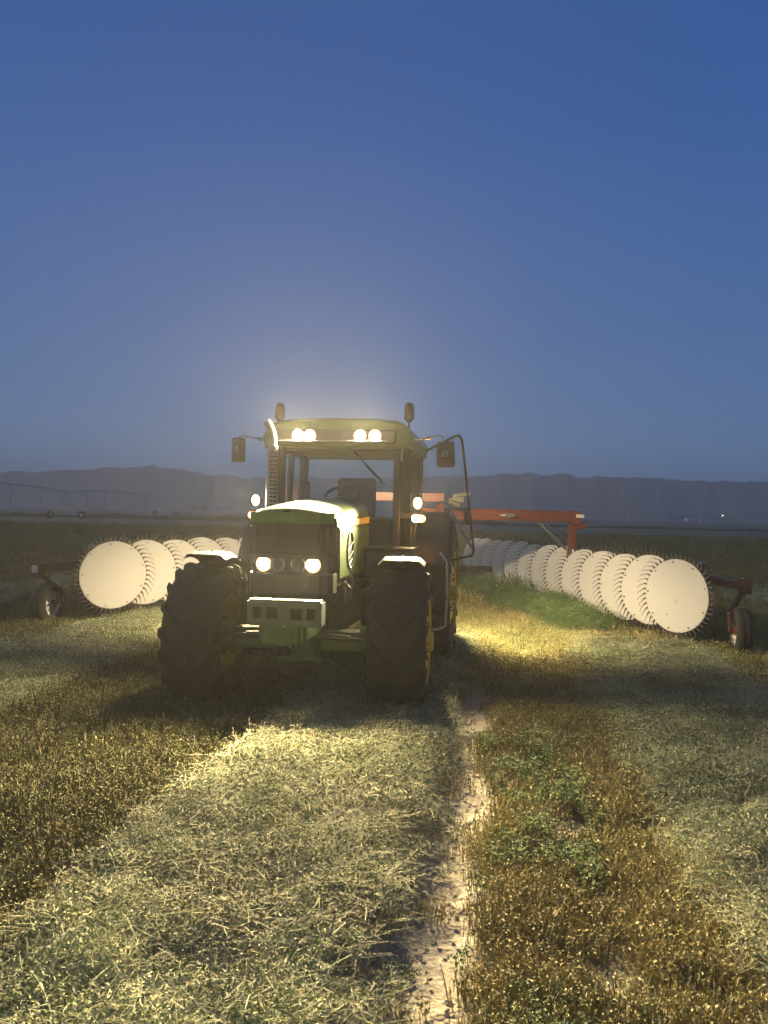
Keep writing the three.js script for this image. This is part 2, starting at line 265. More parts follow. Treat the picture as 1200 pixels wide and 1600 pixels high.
// ---------------------------------------------------------------- tractor (origin on the ground under the front axle, +z forwards)
const tractor = group('tractor', null, [-.75, -.055, -7.33], -AX);
tag(tractor, 'green tractor with yellow wheels, lamps lit and its cab door open', 'tractor');
function makeTyre(R, W, rimR, lugs, lugH) {
  const r0 = R - lugH, parts = [], h = W / 2;
  parts.push(lathe([[rimR - .01, -h * .80], [rimR + .03, -h * .92], [rimR + (r0 - rimR) * .45, -h * .99], [r0 - .05, -h * .93], [r0 - .012, -h * .74], [r0, -h * .4], [r0 + .004, 0], [r0, h * .4], [r0 - .012, h * .74], [r0 - .05, h * .93], [rimR + (r0 - rimR) * .45, h * .99], [rimR + .03, h * .92], [rimR - .01, h * .80]], 72, 'x'));
  const sec = [[-.02, R, 0], [.26, R, .12], [.52, R - .004, .27], [.78, R - .012, .42], [.96, R - .035, .50], [1.03, R - .10, .53], [.99, R - .15, .545]];
  for (const s of [-1, 1]) for (let k = 0; k < lugs; k++) {
    const th0 = (k + (s > 0 ? .5 : 0)) / lugs * 2 * Math.PI, n = sec.length - 1;
    const g = grid(n, 4, (a, b, i, j) => { const [fx, ro, sw] = sec[i], x = s * fx * h, q = th0 - sw * (W * 1.0) / R, hw = (.026 + .006 * fx) / R, ri = ro - lugH - .012, c = j === 0 ? [ri, -hw * 1.35] : j === 1 ? [ro, -hw] : j === 2 ? [ro, hw] : j === 3 ? [ri, hw * 1.35] : [ri, -hw * 1.35]; return [x, c[0] * Math.cos(q + c[1]), c[0] * Math.sin(q + c[1])]; }).toNonIndexed();
    g.computeVertexNormals(); parts.push(g);
    const cap = (i) => { const [fx, ro, sw] = sec[i], x = s * fx * h, q = th0 - sw * W / R, hw = (.026 + .006 * fx) / R, ri = ro - lugH - .012, P4 = [[ri, -hw * 1.35], [ro, -hw], [ro, hw], [ri, hw * 1.35]].map(c => [x, c[0] * Math.cos(q + c[1]), c[0] * Math.sin(q + c[1])]); const e = new THREE.BufferGeometry(); e.setAttribute('position', new THREE.Float32BufferAttribute([...P4[0], ...P4[1], ...P4[2], ...P4[0], ...P4[2], ...P4[3]], 3)); e.computeVertexNormals(); return e; };
    parts.push(cap(0), cap(n));
  }
  const g = join(parts), p = g.attributes.position, uv = g.attributes.uv; for (let i = 0; i < p.count; i++) uv.setXY(i, Math.atan2(p.getZ(i), p.getY(i)) * R / .6, (p.getX(i) + Math.hypot(p.getY(i), p.getZ(i))) / .6);
  return g;
}
function makeRim(rimR, W, off, bolts) { // dish faces +x
  const h = W / 2, g = [lathe([[rimR + .022, h * .99], [rimR + .03, h * .93], [rimR - .015, h * .74], [rimR - .03, h * .40], [rimR - .07, h * .30], [rimR - .07, -h * .30], [rimR - .03, -h * .40], [rimR - .015, -h * .74], [rimR + .03, -h * .80], [rimR + .025, -h * .86]], 56, 'x')];
  g.push(lathe([[rimR - .065, off + .01], [rimR * .62, off + .055], [rimR * .52, off + .05], [rimR * .36, off + .02], [.01, off + .02]], 48, 'x'));
  return g;
}
function wheel(name, x, z, R, W, rimR, lugs, side, steer, tyreGeo) {
  const w = group(name, tractor, [x, R - .012, z], steer);
  mesh('tyre', tyreGeo, M.rubber, w);
  const rim = join(makeRim(rimR, W, W * .36, 8)); if (side < 0) rim.rotateY(Math.PI);
  mesh('rim', rim, M.yellow, w);
  const s = side, b = []; for (let k = 0; k < 8; k++) b.push(cyl(.014, .014, .03, [s * (W * .36 + .055), Math.cos(k * .7854) * rimR * .45, Math.sin(k * .7854) * rimR * .45], [0, 0, Math.PI / 2], 6));
  mesh('wheel_bolts', b, M.bolt, w).userData.kind = 'stuff'; mesh('hub', cyl(.09, .11, .16, [s * (W * .36 + .03), 0, 0], [0, 0, -s * Math.PI / 2], 20), M.yellow, w);
  return w;
}
const frontTyre = makeTyre(.675, .53, .375, 17, .044), rearTyre = makeTyre(.885, .50, .50, 20, .046);
const STEER = 2.5 * D2R;
wheel('front_wheel', .945, 0, .675, .53, .375, 17, 1, STEER, frontTyre);
wheel('front_wheel', -.94, 0, .675, .53, .375, 17, -1, STEER, frontTyre).rotation.y = STEER;
wheel('rear_wheel', 1.02, -2.46, .885, .50, .50, 20, 1, 0, rearTyre);
wheel('rear_wheel', -1.02, -2.46, .885, .50, .50, 20, -1, 0, rearTyre);

// front fenders
for (const s of [-1, 1]) {
  const f = group('front_fender', tractor, [s > 0 ? .945 : -.94, .665, 0], STEER), W = .43, R = .775;
  const prof = i => { const a = (100 - 118 * i) * D2R; return [R * Math.cos(a), R * Math.sin(a)]; };
  const th = .014, shell = grid(8, 26, (a, b) => { const q = b * 2 > 1 ? 2 - b * 2 : b * 2, t = (b * 2 > 1 ? -th : 0), an = (76 + 104 * q) * D2R, x = (a - .5) * W, e = Math.abs(a - .5) * 2, dr = e > .74 ? (e - .74) ** 2 * .75 : 0, rr_ = R - dr + t; return [x, rr_ * Math.sin(an), rr_ * Math.cos(an)]; });
  mesh('fender_shell', shell, M.black, f);
  mesh('fender_bracket', [rod([-s * .30, -.02, -.05], [-s * .25, .52, -.10], .022), rod([-s * .25, .52, -.10], [0, .70, -.16], .022), rod([-s * .28, .1, -.1], [-s * .22, .42, -.5], .018), rod([-s * .22, .42, -.5], [0, .46, -.55], .018)], M.black, f);
  for (const q of [.45, .62]) mesh('fender_bolt', cyl(.016, .016, .014, [0, R * Math.sin((76 + 40 * q) * D2R) + .004, R * Math.cos((76 + 40 * q) * D2R)], [0, 0, 0], 6), M.bolt, f);
}
// chassis and front axle
mesh('front_axle', [box(1.55, .19, .20, [0, .63, 0], [0, 0, 0], .03), box(.30, .30, .34, [0, .62, .02], [0, 0, 0], .04), cyl(.15, .17, .18, [.66, .63, 0], [0, 0, Math.PI / 2]), cyl(.15, .17, .18, [-.72, .63, 0], [0, 0, Math.PI / 2]), box(.14, .34, .16, [.73, .63, 0], [0, 0, .1], .03), box(.14, .34, .16, [-.80, .63, 0], [0, 0, -.1], .03)], M.greenChassis, tractor);
for (const s of [-1, 1]) mesh('axle_top_plate', box(.34, .012, .15, [s * .55, .733, .03]), M.steel, tractor);
for (const s of [-1, 1]) mesh('steering_cylinder', [rod([s * .12, .70, .17], [s * .50, .68, .17], .032), rod([s * .50, .68, .17], [s * .74, .66, .14], .016), cyl(.03, .03, .07, [s * .74, .66, .14], [0, 0, 0], 10)], M.bolt, tractor);
mesh('differential', [lathe([[0, .20], [.08, .19], [.15, .14], [.18, .03], [.18, -.06], [.12, -.14], [0, -.15]], 24, 'z').translate(.03, .60, .04), box(.44, .06, .30, [.03, .475, .06], [0, 0, 0], .028)], M.greenChassis, tractor);
mesh('front_support', [box(.42, .36, .95, [0, .88, .25], [0, 0, 0], .04), box(.34, .22, .18, [0, .80, .68], [0, 0, 0], .03)], M.greenChassis, tractor);
for (const p of [[-.10, .78, .775], [.10, .78, .775], [-.10, .70, .775], [.10, .70, .775], [.16, .52, .22], [-.09, .52, .22]]) mesh('pivot_bolt', cyl(.020, .020, .03, p, [Math.PI / 2, 0, 0], 6), M.bolt, tractor);
{ // front weight carrier: plate with square openings
  const w = .305, h0 = .895, h1 = 1.075, sq = (a, b) => [[a, h0 + .035], [b, h0 + .035], [b, h1 - .04], [a, h1 - .04]];
  const c = group('weight_carrier', tractor, [.06, 0, .83]);
  mesh('carrier_plate', plate([[-w, h0], [w, h0], [w, h1], [-w, h1]], .03, .006, [sq(-.275, -.195), sq(-.16, -.055), sq(.055, .16), sq(.195, .275)]), M.weight, c);
  mesh('carrier_back', box(.60, .18, .02, [0, .985, -.10]), M.greenChassis, c);
  mesh('carrier_top', box(.62, .018, .13, [0, h1 + .012, -.04]), M.weight, c);
  mesh('carrier_bottom', box(.60, .018, .13, [0, h0 - .012, -.04]), M.weight, c);
  mesh('side_cheek', box(.016, .19, .14, [.318, .985, -.04]), M.weight, c); mesh('side_cheek', box(.016, .19, .14, [-.318, .985, -.04]), M.weight, c);
  mesh('hitch_pin', [rod([0, .86, .0], [0, 1.10, .0], .014)], M.steel, c);
}
mesh('chassis', [box(.44, .42, 2.4, [0, .78, -1.3], [0, 0, 0], .04), box(.62, .5, .9, [0, .80, -2.35], [0, 0, 0], .08), rod([-1.0, .885, -2.46], [1.0, .885, -2.46], .13, 14)], M.greenChassis, tractor);
mesh('engine', [box(.46, .50, 1.35, [0, 1.12, -.35], [0, 0, 0], .05), cyl(.11, .11, .30, [.27, 1.1, -.15], [0, 0, 0], 14), box(.14, .22, .30, [-.28, 1.12, -.4])], M.grille, tractor);
// hood: lofted shell with a rounded nose
const NOSE = [[-.400, .30], [-.398, .36], [-.385, .45], [-.35, .525], [-.29, .572], [-.20, .60], [-.10, .612], [0, .616], [.10, .612], [.20, .60], [.29, .572], [.35, .525], [.385, .45], [.398, .36], [.400, .30]];
const hoodW = z => { if (z <= .30) return .40 - .02 * sst(-.2, -1.3, z); const r = NOSE.slice(7); for (let i = 0; i < r.length - 1; i++) if (z <= r[i][1] && z >= r[i + 1][1]) { const t = (r[i][1] - z) / (r[i][1] - r[i + 1][1] || 1); return r[i][0] + (r[i + 1][0] - r[i][0]) * t; } return 0; };
const hoodTop = z => 1.985 - .115 * Math.pow(clamp((z + 1.2) / 1.82), 1.9) - (z > .45 ? (z - .45) ** 2 * 1.2 : 0);
const hood = group('hood', tractor);
{
  const zs = [.612, .60, .585, .56, .52, .46, .38, .28, .12, -.1, -.4, -.7, -1.0, -1.25];
  const shell = grid(18, zs.length - 1, (a, b, i, j) => {
    const z = zs[j], w = hoodW(z), T = hoodTop(z), q = Math.abs(i - 9) / 9, s = i < 9 ? -1 : 1, lip = z > .30 ? T - .105 : 1.24;
    const P7 = [[0, .016], [.30, .004], [.52, -.012 + (Math.abs(q - .5) < .2 ? .008 : 0)], [.74, -.032], [.88, -.058], [.96, -.092], [1, -.14], [1, -.20], [1.0, lip - T], [.985, lip - T - .004]];
    const k = P7[Math.round(q * 9)]; let y = T + Math.max(k[1], lip - T); return [s * w * k[0], y, z];
  });
  mesh('hood_shell', shell, M.green, hood);
  mesh('hood_nose_core', wall(NOSE.concat([[.38, -.9]]).map(p => [p[0] * .9, p[1] - .10]), 1.16, 1.70, 0, .01), M.grille, hood);
  mesh('front_lip', wall(NOSE.slice(2, -2), hoodTop(.6) - .105, hoodTop(.6) - .01, .004, .02), M.green, hood);
  // centre grille and slatted corners
  const gr = mesh('grille', wall(NOSE.slice(2, 13), 1.455, 1.765, -.004, .012), M.grille, hood);
  for (const s of [-1, 1]) for (let k = 0; k < 5; k++) { const t = k / 4, i = 10 + t * 3.2, i0 = Math.floor(i), f = i - i0, x = NOSE[i0][0] + (NOSE[i0 + 1][0] - NOSE[i0][0]) * f, z = NOSE[i0][1] + (NOSE[i0 + 1][1] - NOSE[i0][1]) * f; mesh('slat', box(.012, .25, .03, [s * (x + .002), 1.585, z + .002], [0, -s * t * .9, 0], .003), M.black, gr); }
  for (let k = 0; k < 9; k++) mesh('slat', wall(NOSE.slice(4, 11), 1.475 + k * .025, 1.481 + k * .025, .005, .008), M.blackGloss, gr);
  mesh('lamp_surround', wall(NOSE.slice(2, 13), 1.428, 1.458, .006, .02), M.black, hood);
  mesh('chin', wall(NOSE.slice(1, 14), 1.12, 1.292, .002, .02), M.black, hood);
  mesh('lamp_bay', wall(NOSE.slice(2, 13), 1.29, 1.43, -.075, .01), M.black, hood);
  mesh('lamp_cover', wall(NOSE.slice(2, 13), 1.294, 1.426, .004, .004), M.lens, hood);
  for (const [x, z, lit] of [[-.225, .55, 1], [.225, .55, 1], [-.095, .568, 0], [.095, .568, 0]]) {
    const L = group('headlamp', hood, [x, 1.375, z]);
    mesh('reflector_bowl', lathe([[.064, .0], [.058, -.02], [.036, -.045], [.008, -.055]], 24, 'z'), M.reflector, L);
    mesh(lit ? 'lamp_bulb' : 'lamp_lens', lathe([[0, .012], [.036, .009], [.058, 0], [.058, -.008], [0, -.008]], 24, 'z'), lit ? M.lampHead : M.lens, L);
    mesh('bezel', xf(new THREE.TorusGeometry(.063, .007, 8, 28), [0, 0, 0]), lit ? M.lampHalo : M.steel, L);  // on lit lamps the bezel glows, a painted golden halo
  }
  // side panels: stripe, badge, oval vent
  for (const s of [-1, 1]) {
    const stripe = plate([[-1.22, 1.80], [.26, 1.755], [.30, 1.73], [.26, 1.715], [-1.22, 1.73]], .003, 0); stripe.rotateY(-Math.PI / 2); stripe.translate(s > 0 ? .404 : -.401, 0, 0);
    mesh('stripe', stripe, M.stripe, hood);
    const panel = plate([[-1.2, 1.24], [.28, 1.24], [.285, 1.69], [-1.2, 1.70]], .004, 0, [Array.from({ length: 24 }, (_, i) => [-.16 + .14 * Math.cos(i / 12 * Math.PI), 1.48 + .17 * Math.sin(i / 12 * Math.PI)])]); panel.rotateY(-Math.PI / 2); panel.translate(s > 0 ? .409 : -.405, 0, 0);
    const pn = mesh('side_panel', panel, M.green, hood);
    const ring = new THREE.TorusGeometry(1, .055, 8, 36); ring.scale(.145, .175, .2); ring.rotateY(Math.PI / 2); ring.translate(s * .412, 1.48, -.16); mesh('vent_frame', ring, M.green, pn);
    mesh('vent_mesh', xf(new THREE.CylinderGeometry(1, 1, .004, 36), [0, 0, 0], [0, 0, Math.PI / 2]).scale(1, .17, .14).translate(s * .4015, 1.48, -.16), M.grille, pn);
    for (const [y0, w] of [[1.52, .13], [1.43, .13], [1.36, .10]]) mesh('vent_slat', bar([s * .412, y0 - .035, -.16 + w], [s * .412, y0 + .035, -.16 - w], .018, .016), M.green, pn);
    mesh('badge', box(.004, .05, .05, [s * .4155, 1.645, .17], [0, 0, 0], .0015), M.stripe, pn);
  }
  mesh('hood_latch', [box(.03, .018, .10, [.0, hoodTop(.3) + .012, .28], [.12, 0, 0], .006), xf(new THREE.SphereGeometry(.018, 10, 8), [0, hoodTop(.36) + .016, .36])], M.steel, hood);
  mesh('hood_crease', tube([[.0, hoodTop(.52) + .012, .50], [-.03, hoodTop(.3) + .017, .26], [-.04, hoodTop(0) + .016, .0]], .004, 6), M.greenChassis, hood);
}
mesh('radiator_hose', [tube([[.42, 1.20, .15], [.46, 1.12, .05], [.44, 1.0, -.1]], .016), tube([[.45, 1.30, .02], [.47, 1.18, -.02], [.43, 1.02, .0]], .011)], M.steel, tractor);

// lamps: glowing face and the light in front of it
function spot(parent, p, dir, intensity, angle, pen = .9, color = WARM, soft = 3) {
  const L = new THREE.SpotLight(color, intensity, 0, angle * D2R, pen, 2); L.position.set(...p); L.target.position.set(p[0] + dir[0], p[1] + dir[1], p[2] + dir[2]);
  L.castShadow = true; L.shadow.radius = soft; L.shadow.mapSize.set(1024, 1024); parent.add(L, L.target);
}
for (const s of [-1, 1]) spot(hood, [s * .225, 1.375, .645], [s * .05, .12, 1], LAMP.head, 84, .6);

// exhaust stack
{
  const e = group('exhaust_stack', tractor, [-.60, 0, -.86]);
  mesh('pipe', [tube([[0, 1.45, 0], [0, 2.35, 0], [-.005, 2.62, 0], [-.03, 2.72, .005], [-.075, 2.80, .01]], .042, 14, 30), cyl(.065, .065, .05, [0, 1.72, 0])], M.shield, e);
  const sh = mesh('heat_shield', lathe([[.062, 1.74], [.066, 1.76], [.066, 2.52], [.058, 2.54]], 28), M.shield, e);
  for (let k = 0; k < 16; k++) for (const a of [.15, .75]) mesh('slot', box(.034, .016, .008, [.066 * Math.sin(a), 1.82 + k * .043, .066 * Math.cos(a)], [0, a, 0], .003), M.grille, sh);
  mesh('muffler', [cyl(.10, .10, .50, [0, 1.40, 0]), box(.2, .06, .16, [.12, 1.2, 0])], M.black, e);
}
// air intake column behind it
mesh('intake_column', [box(.075, .95, .11, [-.56, 2.08, -1.06], [0, 0, 0], .02)], M.black, tractor);

// cab
const cab = group('cab', tractor);
const CF = -1.28, CR = -2.80, CT = 2.60, WF = .70, WR = .78;
{
  const pil = (a, b, w = .075, h = .085) => bar(a, b, w, h, .014);
  mesh('front_pillar', pil([-WF, 1.30, CF + .06], [-WF + .02, CT, CF - .10]), M.black, cab); mesh('front_pillar', pil([WF, 1.30, CF + .06], [WF - .02, CT, CF - .10]), M.black, cab);
  for (const s of [-1, 1]) { mesh('rear_pillar', pil([s * WR, 1.25, CR + .1], [s * (WR - .03), CT, CR + .05], .09, .10), M.black, cab); mesh('middle_pillar', pil([s * (WR + .01), 1.30, -2.10], [s * (WR - .02), CT, -2.16], .06, .07), M.black, cab); }
  mesh('sill', [bar([-WF, 1.32, CF + .05], [WF, 1.32, CF + .05], .08, .08), bar([-WR, 1.30, CR + .1], [WR, 1.30, CR + .1], .08, .08), bar([-WF, 1.32, CF + .05], [-WR, 1.30, CR + .1], .07, .07), bar([WF, 1.32, CF + .05], [WR, 1.30, CR + .1], .07, .07)], M.black, cab);
  mesh('header', [bar([-WF + .02, CT - .02, CF - .10], [WF - .02, CT - .02, CF - .10], .09, .10), bar([-WR + .03, CT - .02, CR + .05], [WR - .03, CT - .02, CR + .05], .09, .1), bar([-WF + .02, CT - .02, CF - .10], [-WR + .03, CT - .02, CR + .05], .08, .08), bar([WF - .02, CT - .02, CF - .10], [WR - .03, CT - .02, CR + .05], .08, .08)], M.black, cab);
  mesh('floor', box(1.5, .06, 1.5, [0, 1.17, -2.05]), M.black, cab);
  mesh('firewall', [box(1.32, .10, .05, [0, 1.26, CF + .02]), box(1.30, .50, .10, [0, 1.54, CF - .02], [0, 0, 0], .03)], M.black, cab);
  const pane = (pts, name = 'window_pane') => { const g = new THREE.BufferGeometry(), [a, b, c, d] = pts; g.setAttribute('position', new THREE.Float32BufferAttribute([...a, ...b, ...c, ...a, ...c, ...d], 3)); g.computeVertexNormals(); return mesh(name, g, M.glass, cab); };
  pane([[-WF + .02, 1.36, CF + .05], [WF - .02, 1.36, CF + .05], [WF - .05, CT - .05, CF - .09], [-WF + .05, CT - .05, CF - .09]], 'windscreen');
  pane([[-WR + .04, 1.36, CR + .1], [WR - .04, 1.36, CR + .1], [WR - .06, CT - .05, CR + .05], [-WR + .06, CT - .05, CR + .05]], 'rear_window');
  pane([[-WF - .01, 1.36, CF], [-WR, 1.36, -2.06], [-WR + .03, CT - .05, -2.12], [-WF + .01, CT - .05, CF - .12]]);
  for (const s of [-1, 1]) pane([[s * WR, 1.36, -2.14], [s * WR, 1.36, CR + .14], [s * (WR - .03), CT - .05, CR + .1], [s * (WR - .02), CT - .05, -2.18]]);
  // roof
  const roof = group('roof', cab);
  const rs = new THREE.Shape(), rw = .80; rs.moveTo(-rw, 2.60); rs.lineTo(rw, 2.60); rs.lineTo(rw + .02, 2.68); rs.quadraticCurveTo(rw - .02, 2.80, rw - .16, 2.83); rs.quadraticCurveTo(0, 2.885, -rw + .16, 2.83); rs.quadraticCurveTo(-rw + .02, 2.80, -rw - .02, 2.68);
  mesh('roof_panel', new THREE.ExtrudeGeometry(rs, { depth: 1.60, bevelEnabled: true, bevelThickness: .06, bevelSize: .045, bevelSegments: 4, curveSegments: 10 }).translate(0, 0, -2.94), M.green, roof);
  mesh('roof_visor', box(1.36, .15, .08, [0, 2.685, -1.26], [-.12, 0, 0], .03), M.black, roof);
  mesh('added_lamp_brim', box(1.30, .016, .27, [0, 2.612, -1.115], [.04, 0, 0], .006), M.black, roof);  // shelf added to keep the roof lamps from lighting the hood
  for (const x of [-.42, -.285, .285, .45]) {
    const L = group('roof_lamp', cab, [x, 2.69, -1.205]);
    mesh('housing', lathe([[.066, .02], [.07, .0], [.06, -.05], [.02, -.075]], 26, 'z'), M.black, L);
    mesh('lamp_lens', lathe([[0, .022], [.035, .018], [.056, .008], [.056, 0], [0, 0]], 24, 'z'), M.lampRoof, L);
    mesh('halo_ring', lathe([[.057, .010], [.066, .012], [.070, .006], [.070, -.004], [.057, -.004]], 28, 'z'), M.lampHalo, L);  // glowing ring added as the golden fringe of the lens
  }
  for (const x of [-.42, -.285, .285, .45]) spot(cab, [x, 2.69, -1.14], [x * .2, .26, 1], LAMP.roof, 80, .7, WARM, 2);
  for (const x of [-1.10, 1.10]) {
    const L = group('fender_work_lamp', tractor, [x, 1.74, -3.14], x > 0 ? 2.0 : -2.0); mesh('lamp_stalk', rod([0, -.14, .0], [0, -.05, -.03], .02), M.black, L);
    mesh('housing', lathe([[.066, .02], [.07, .0], [.06, -.05], [.02, -.075]], 26, 'z'), M.black, L); mesh('lamp_lens', lathe([[0, .022], [.035, .018], [.058, .008], [.058, 0], [0, 0]], 24, 'z'), M.lampRear, L);
    spot(tractor, [x + (x > 0 ? .06 : -.06), 1.74, -3.17], [x > 0 ? 1 : -1, -2.0, -.5], LAMP.rear, 66, .9);
  }
  for (const x of [-.32, .32]) {
    const L = group('rear_work_lamp', cab, [x, 2.69, -3.03], Math.PI);
    mesh('housing', lathe([[.066, .02], [.07, .0], [.06, -.05], [.02, -.075]], 26, 'z'), M.black, L); mesh('lamp_lens', lathe([[0, .022], [.035, .018], [.058, .008], [.058, 0], [0, 0]], 24, 'z'), M.lampRear, L);
    spot(cab, [x, 2.69, -3.10], [x > 0 ? .42 : -.42, -.14, -1], LAMP.back, 52, .8);
  }
  // beacons
  for (const [x, z] of [[-.86, -1.95], [.73, -1.95]]) {
    const b = group('beacon', cab, [x, 2.66, z]);
    mesh('stem', [cyl(.012, .014, .30, [0, .15, 0], [0, 0, 0], 10), cyl(.05, .025, .05, [0, .29, 0])], M.black, b);
    mesh('lens', lathe([[.056, .31], [.060, .34], [.058, .45], [.046, .485], [.02, .50], [0, .502]], 24), M.amberOff, b);
    mesh('lens_base', cyl(.062, .062, .02, [0, .315, 0]), M.black, b);
  }
  // door-side glass and post seen at a slant, its reflections shaped as ribs
  const pc = mesh('side_glass_ribs', bar([.80, 1.36, -1.50], [.76, 2.58, -1.60], .03, .34, .01), M.black, cab);
  for (let k = 0; k < 5; k++) mesh('rib', bar([.70 + .002 * k, 1.36, -1.30 - .085 * k], [.69, 2.58, -1.42 - .085 * k], .03, .022, .006), M.black, pc);
  // wiper
  mesh('wiper', [rod([.20, 2.52, CF - .05], [.52, 2.20, CF + .0], .008), box(.012, .014, .02, [.2, 2.52, CF - .05]), rod([.32, 2.38, CF - .03], [.56, 2.16, CF + .01], .006)], M.blackGloss, cab);
  // interior
  const seat = group('driver_seat', cab, [0, 0, -2.25]);
  mesh('seat_cushion', box(.50, .14, .50, [0, 1.62, 0], [0, 0, 0], .05), M.seat, seat); mesh('backrest', box(.50, .66, .13, [0, 1.95, -.27], [-.12, 0, 0], .05), M.seat, seat); mesh('seat_post', box(.36, .34, .36, [0, 1.37, 0]), M.black, seat); mesh('armrest', box(.10, .08, .36, [-.32, 1.84, .05], [0, 0, 0], .03), M.seat, seat);
  const st = group('steering_wheel', cab, [.0, 2.03, -1.66]); st.rotation.x = -.95;
  mesh('wheel_ring', xf(new THREE.TorusGeometry(.20, .016, 8, 36), [0, 0, 0]), M.blackGloss, st); mesh('spokes', [0, 2.09, 4.19].map(a => rod([0, 0, -.02], [.2 * Math.sin(a), .2 * Math.cos(a), 0], .013)).concat([cyl(.05, .05, .05, [0, 0, -.02], [Math.PI / 2, 0, 0])]), M.blackGloss, st);
  mesh('console', [bar([0, 1.2, -1.48], [0, 2.0, -1.64], .16, .14), box(.40, .16, .16, [0, 1.88, -1.52], [-.3, 0, 0], .04)], M.black, cab);
  mesh('control_pillar', [box(.12, .34, .05, [-.44, 2.02, -1.62], [0, .3, 0], .02), rod([-.44, 1.3, -1.62], [-.44, 1.9, -1.62], .02)], M.black, cab);
}
// rear fenders
for (const s of [-1, 1]) {
  const f = group('rear_fender', tractor, [0, 0, 0]);
  const shell = grid(6, 40, (a, b) => { const q = b * 2 > 1 ? 2 - b * 2 : b * 2, t = b * 2 > 1 ? -.02 : 0, an = (24 + 142 * q) * D2R, R = .985 + t, e = a, dr = e > .8 ? (e - .8) * .25 : 0; return [s * (.74 + .50 * a), .885 + (R - dr) * Math.sin(an), -2.46 + (R - dr) * Math.cos(an)]; });
  mesh('fender_shell', shell, M.black, f);
  mesh('fender_inner', xf(plate(Array.from({ length: 20 }, (_, i) => { const an = (24 + 142 * i / 19) * D2R; return [-(.985 * Math.cos(an)), .985 * Math.sin(an)]; }).concat([[.78, .2], [-.8, .2]]), .03, .004), [s > 0 ? .735 : -.765, .885, -2.46], [0, Math.PI / 2, 0]), M.greenChassis, f);
}
// belt-line lamps on stalks
for (const s of [-1, 1]) {
  const x = s > 0 ? .93 : -.92, b = group('belt_lamp', tractor, [x, 0, -1.30]);
  mesh('bracket', [bar([-s * .24, 1.82, -.02], [0, 1.82, -.02], .05, .07), s < 0 ? rod([0, 1.30, -.04], [0, 1.75, -.04], .014) : rod([-.05, 1.55, -.05], [-.02, 1.75, -.03], .014)], M.black, b);
  mesh('lamp_housing', [cyl(.075, .055, .09, [0, 1.96, -.02], [Math.PI / 2, 0, 0]), box(.17, .105, .08, [0, 1.79, -.02], [0, 0, 0], .03)], M.black, b);
  mesh('lamp_lens', lathe([[0, .018], [.04, .012], [.056, 0], [0, 0]], 22, 'z').scale(.8, 1.1, 1).translate(0, 1.96, .028), M.lampBelt, b);
  mesh('signal_lamp', xf(new THREE.SphereGeometry(.052, 18, 12).scale(.9, .82, .4), [-s * .018, 1.79, .02]), M.lampBelt, b);
  mesh('amber_lens', xf(new THREE.SphereGeometry(.05, 18, 12).scale(1.1, .86, .42), [s * .036, 1.79, .016]), M.lampAmber, b);
  spot(b, [0, 1.96, .07], [s * .40, .04, 1], LAMP.belt, 66, .9);
  const A = new THREE.PointLight(new THREE.Color(1, .42, .08), .9); A.position.set(s * .03, 1.79, .075); A.shadow.radius = 2; A.castShadow = true; b.add(A);
}
// mirrors
for (const s of [-1, 1]) {
  const m = group('side_mirror', tractor, [0, 0, 0]);
  const root = s > 0 ? [.72, 2.42, -1.42] : [-.70, 2.56, -1.42], end = s > 0 ? [1.16, 2.70, -1.36] : [-1.22, 2.68, -1.38];
  mesh('mirror_arm', s > 0 ? [tube([root, [.725, 2.60, -1.40], [.75, 2.645, -1.395], [1.0, 2.68, -1.37]], .013, 8, 24), cyl(.025, .025, .05, [1.03, 2.685, -1.365], [0, 0, Math.PI / 2], 12), tube([[1.03, 2.685, -1.365], [1.14, 2.715, -1.36], [1.19, 2.69, -1.36], [1.19, 2.52, -1.36]], .010, 8, 24)] : [rod(root, [-.90, 2.66, -1.40], .013), cyl(.025, .025, .05, [-.92, 2.665, -1.4], [0, 0, Math.PI / 2], 12), tube([[-.92, 2.665, -1.4], [-1.12, 2.70, -1.38], [-1.17, 2.68, -1.36], [-1.17, 2.50, -1.34]], .010, 8, 24)], M.steel, m);
  const h = s > 0 ? [1.215, 2.505, -1.385] : [-1.175, 2.535, -1.375], ry = s > 0 ? .25 : -.55;
  mesh('mirror_housing', box(.205, .285, .06, h, [.05, ry, s * .05], .028), M.black, m);
  mesh('mirror_glass', box(.175, .25, .004, [h[0] - Math.sin(ry) * .031, h[1], h[2] - Math.cos(ry) * .031], [.05, ry, s * .05], .001), M.mirror, m);
  mesh('mirror_clamp', xf(new THREE.TorusGeometry(.028, .008, 6, 18), [h[0] + .0, h[1] + .0, h[2] + .04], [0, ry, 0]), M.steel, m);
}
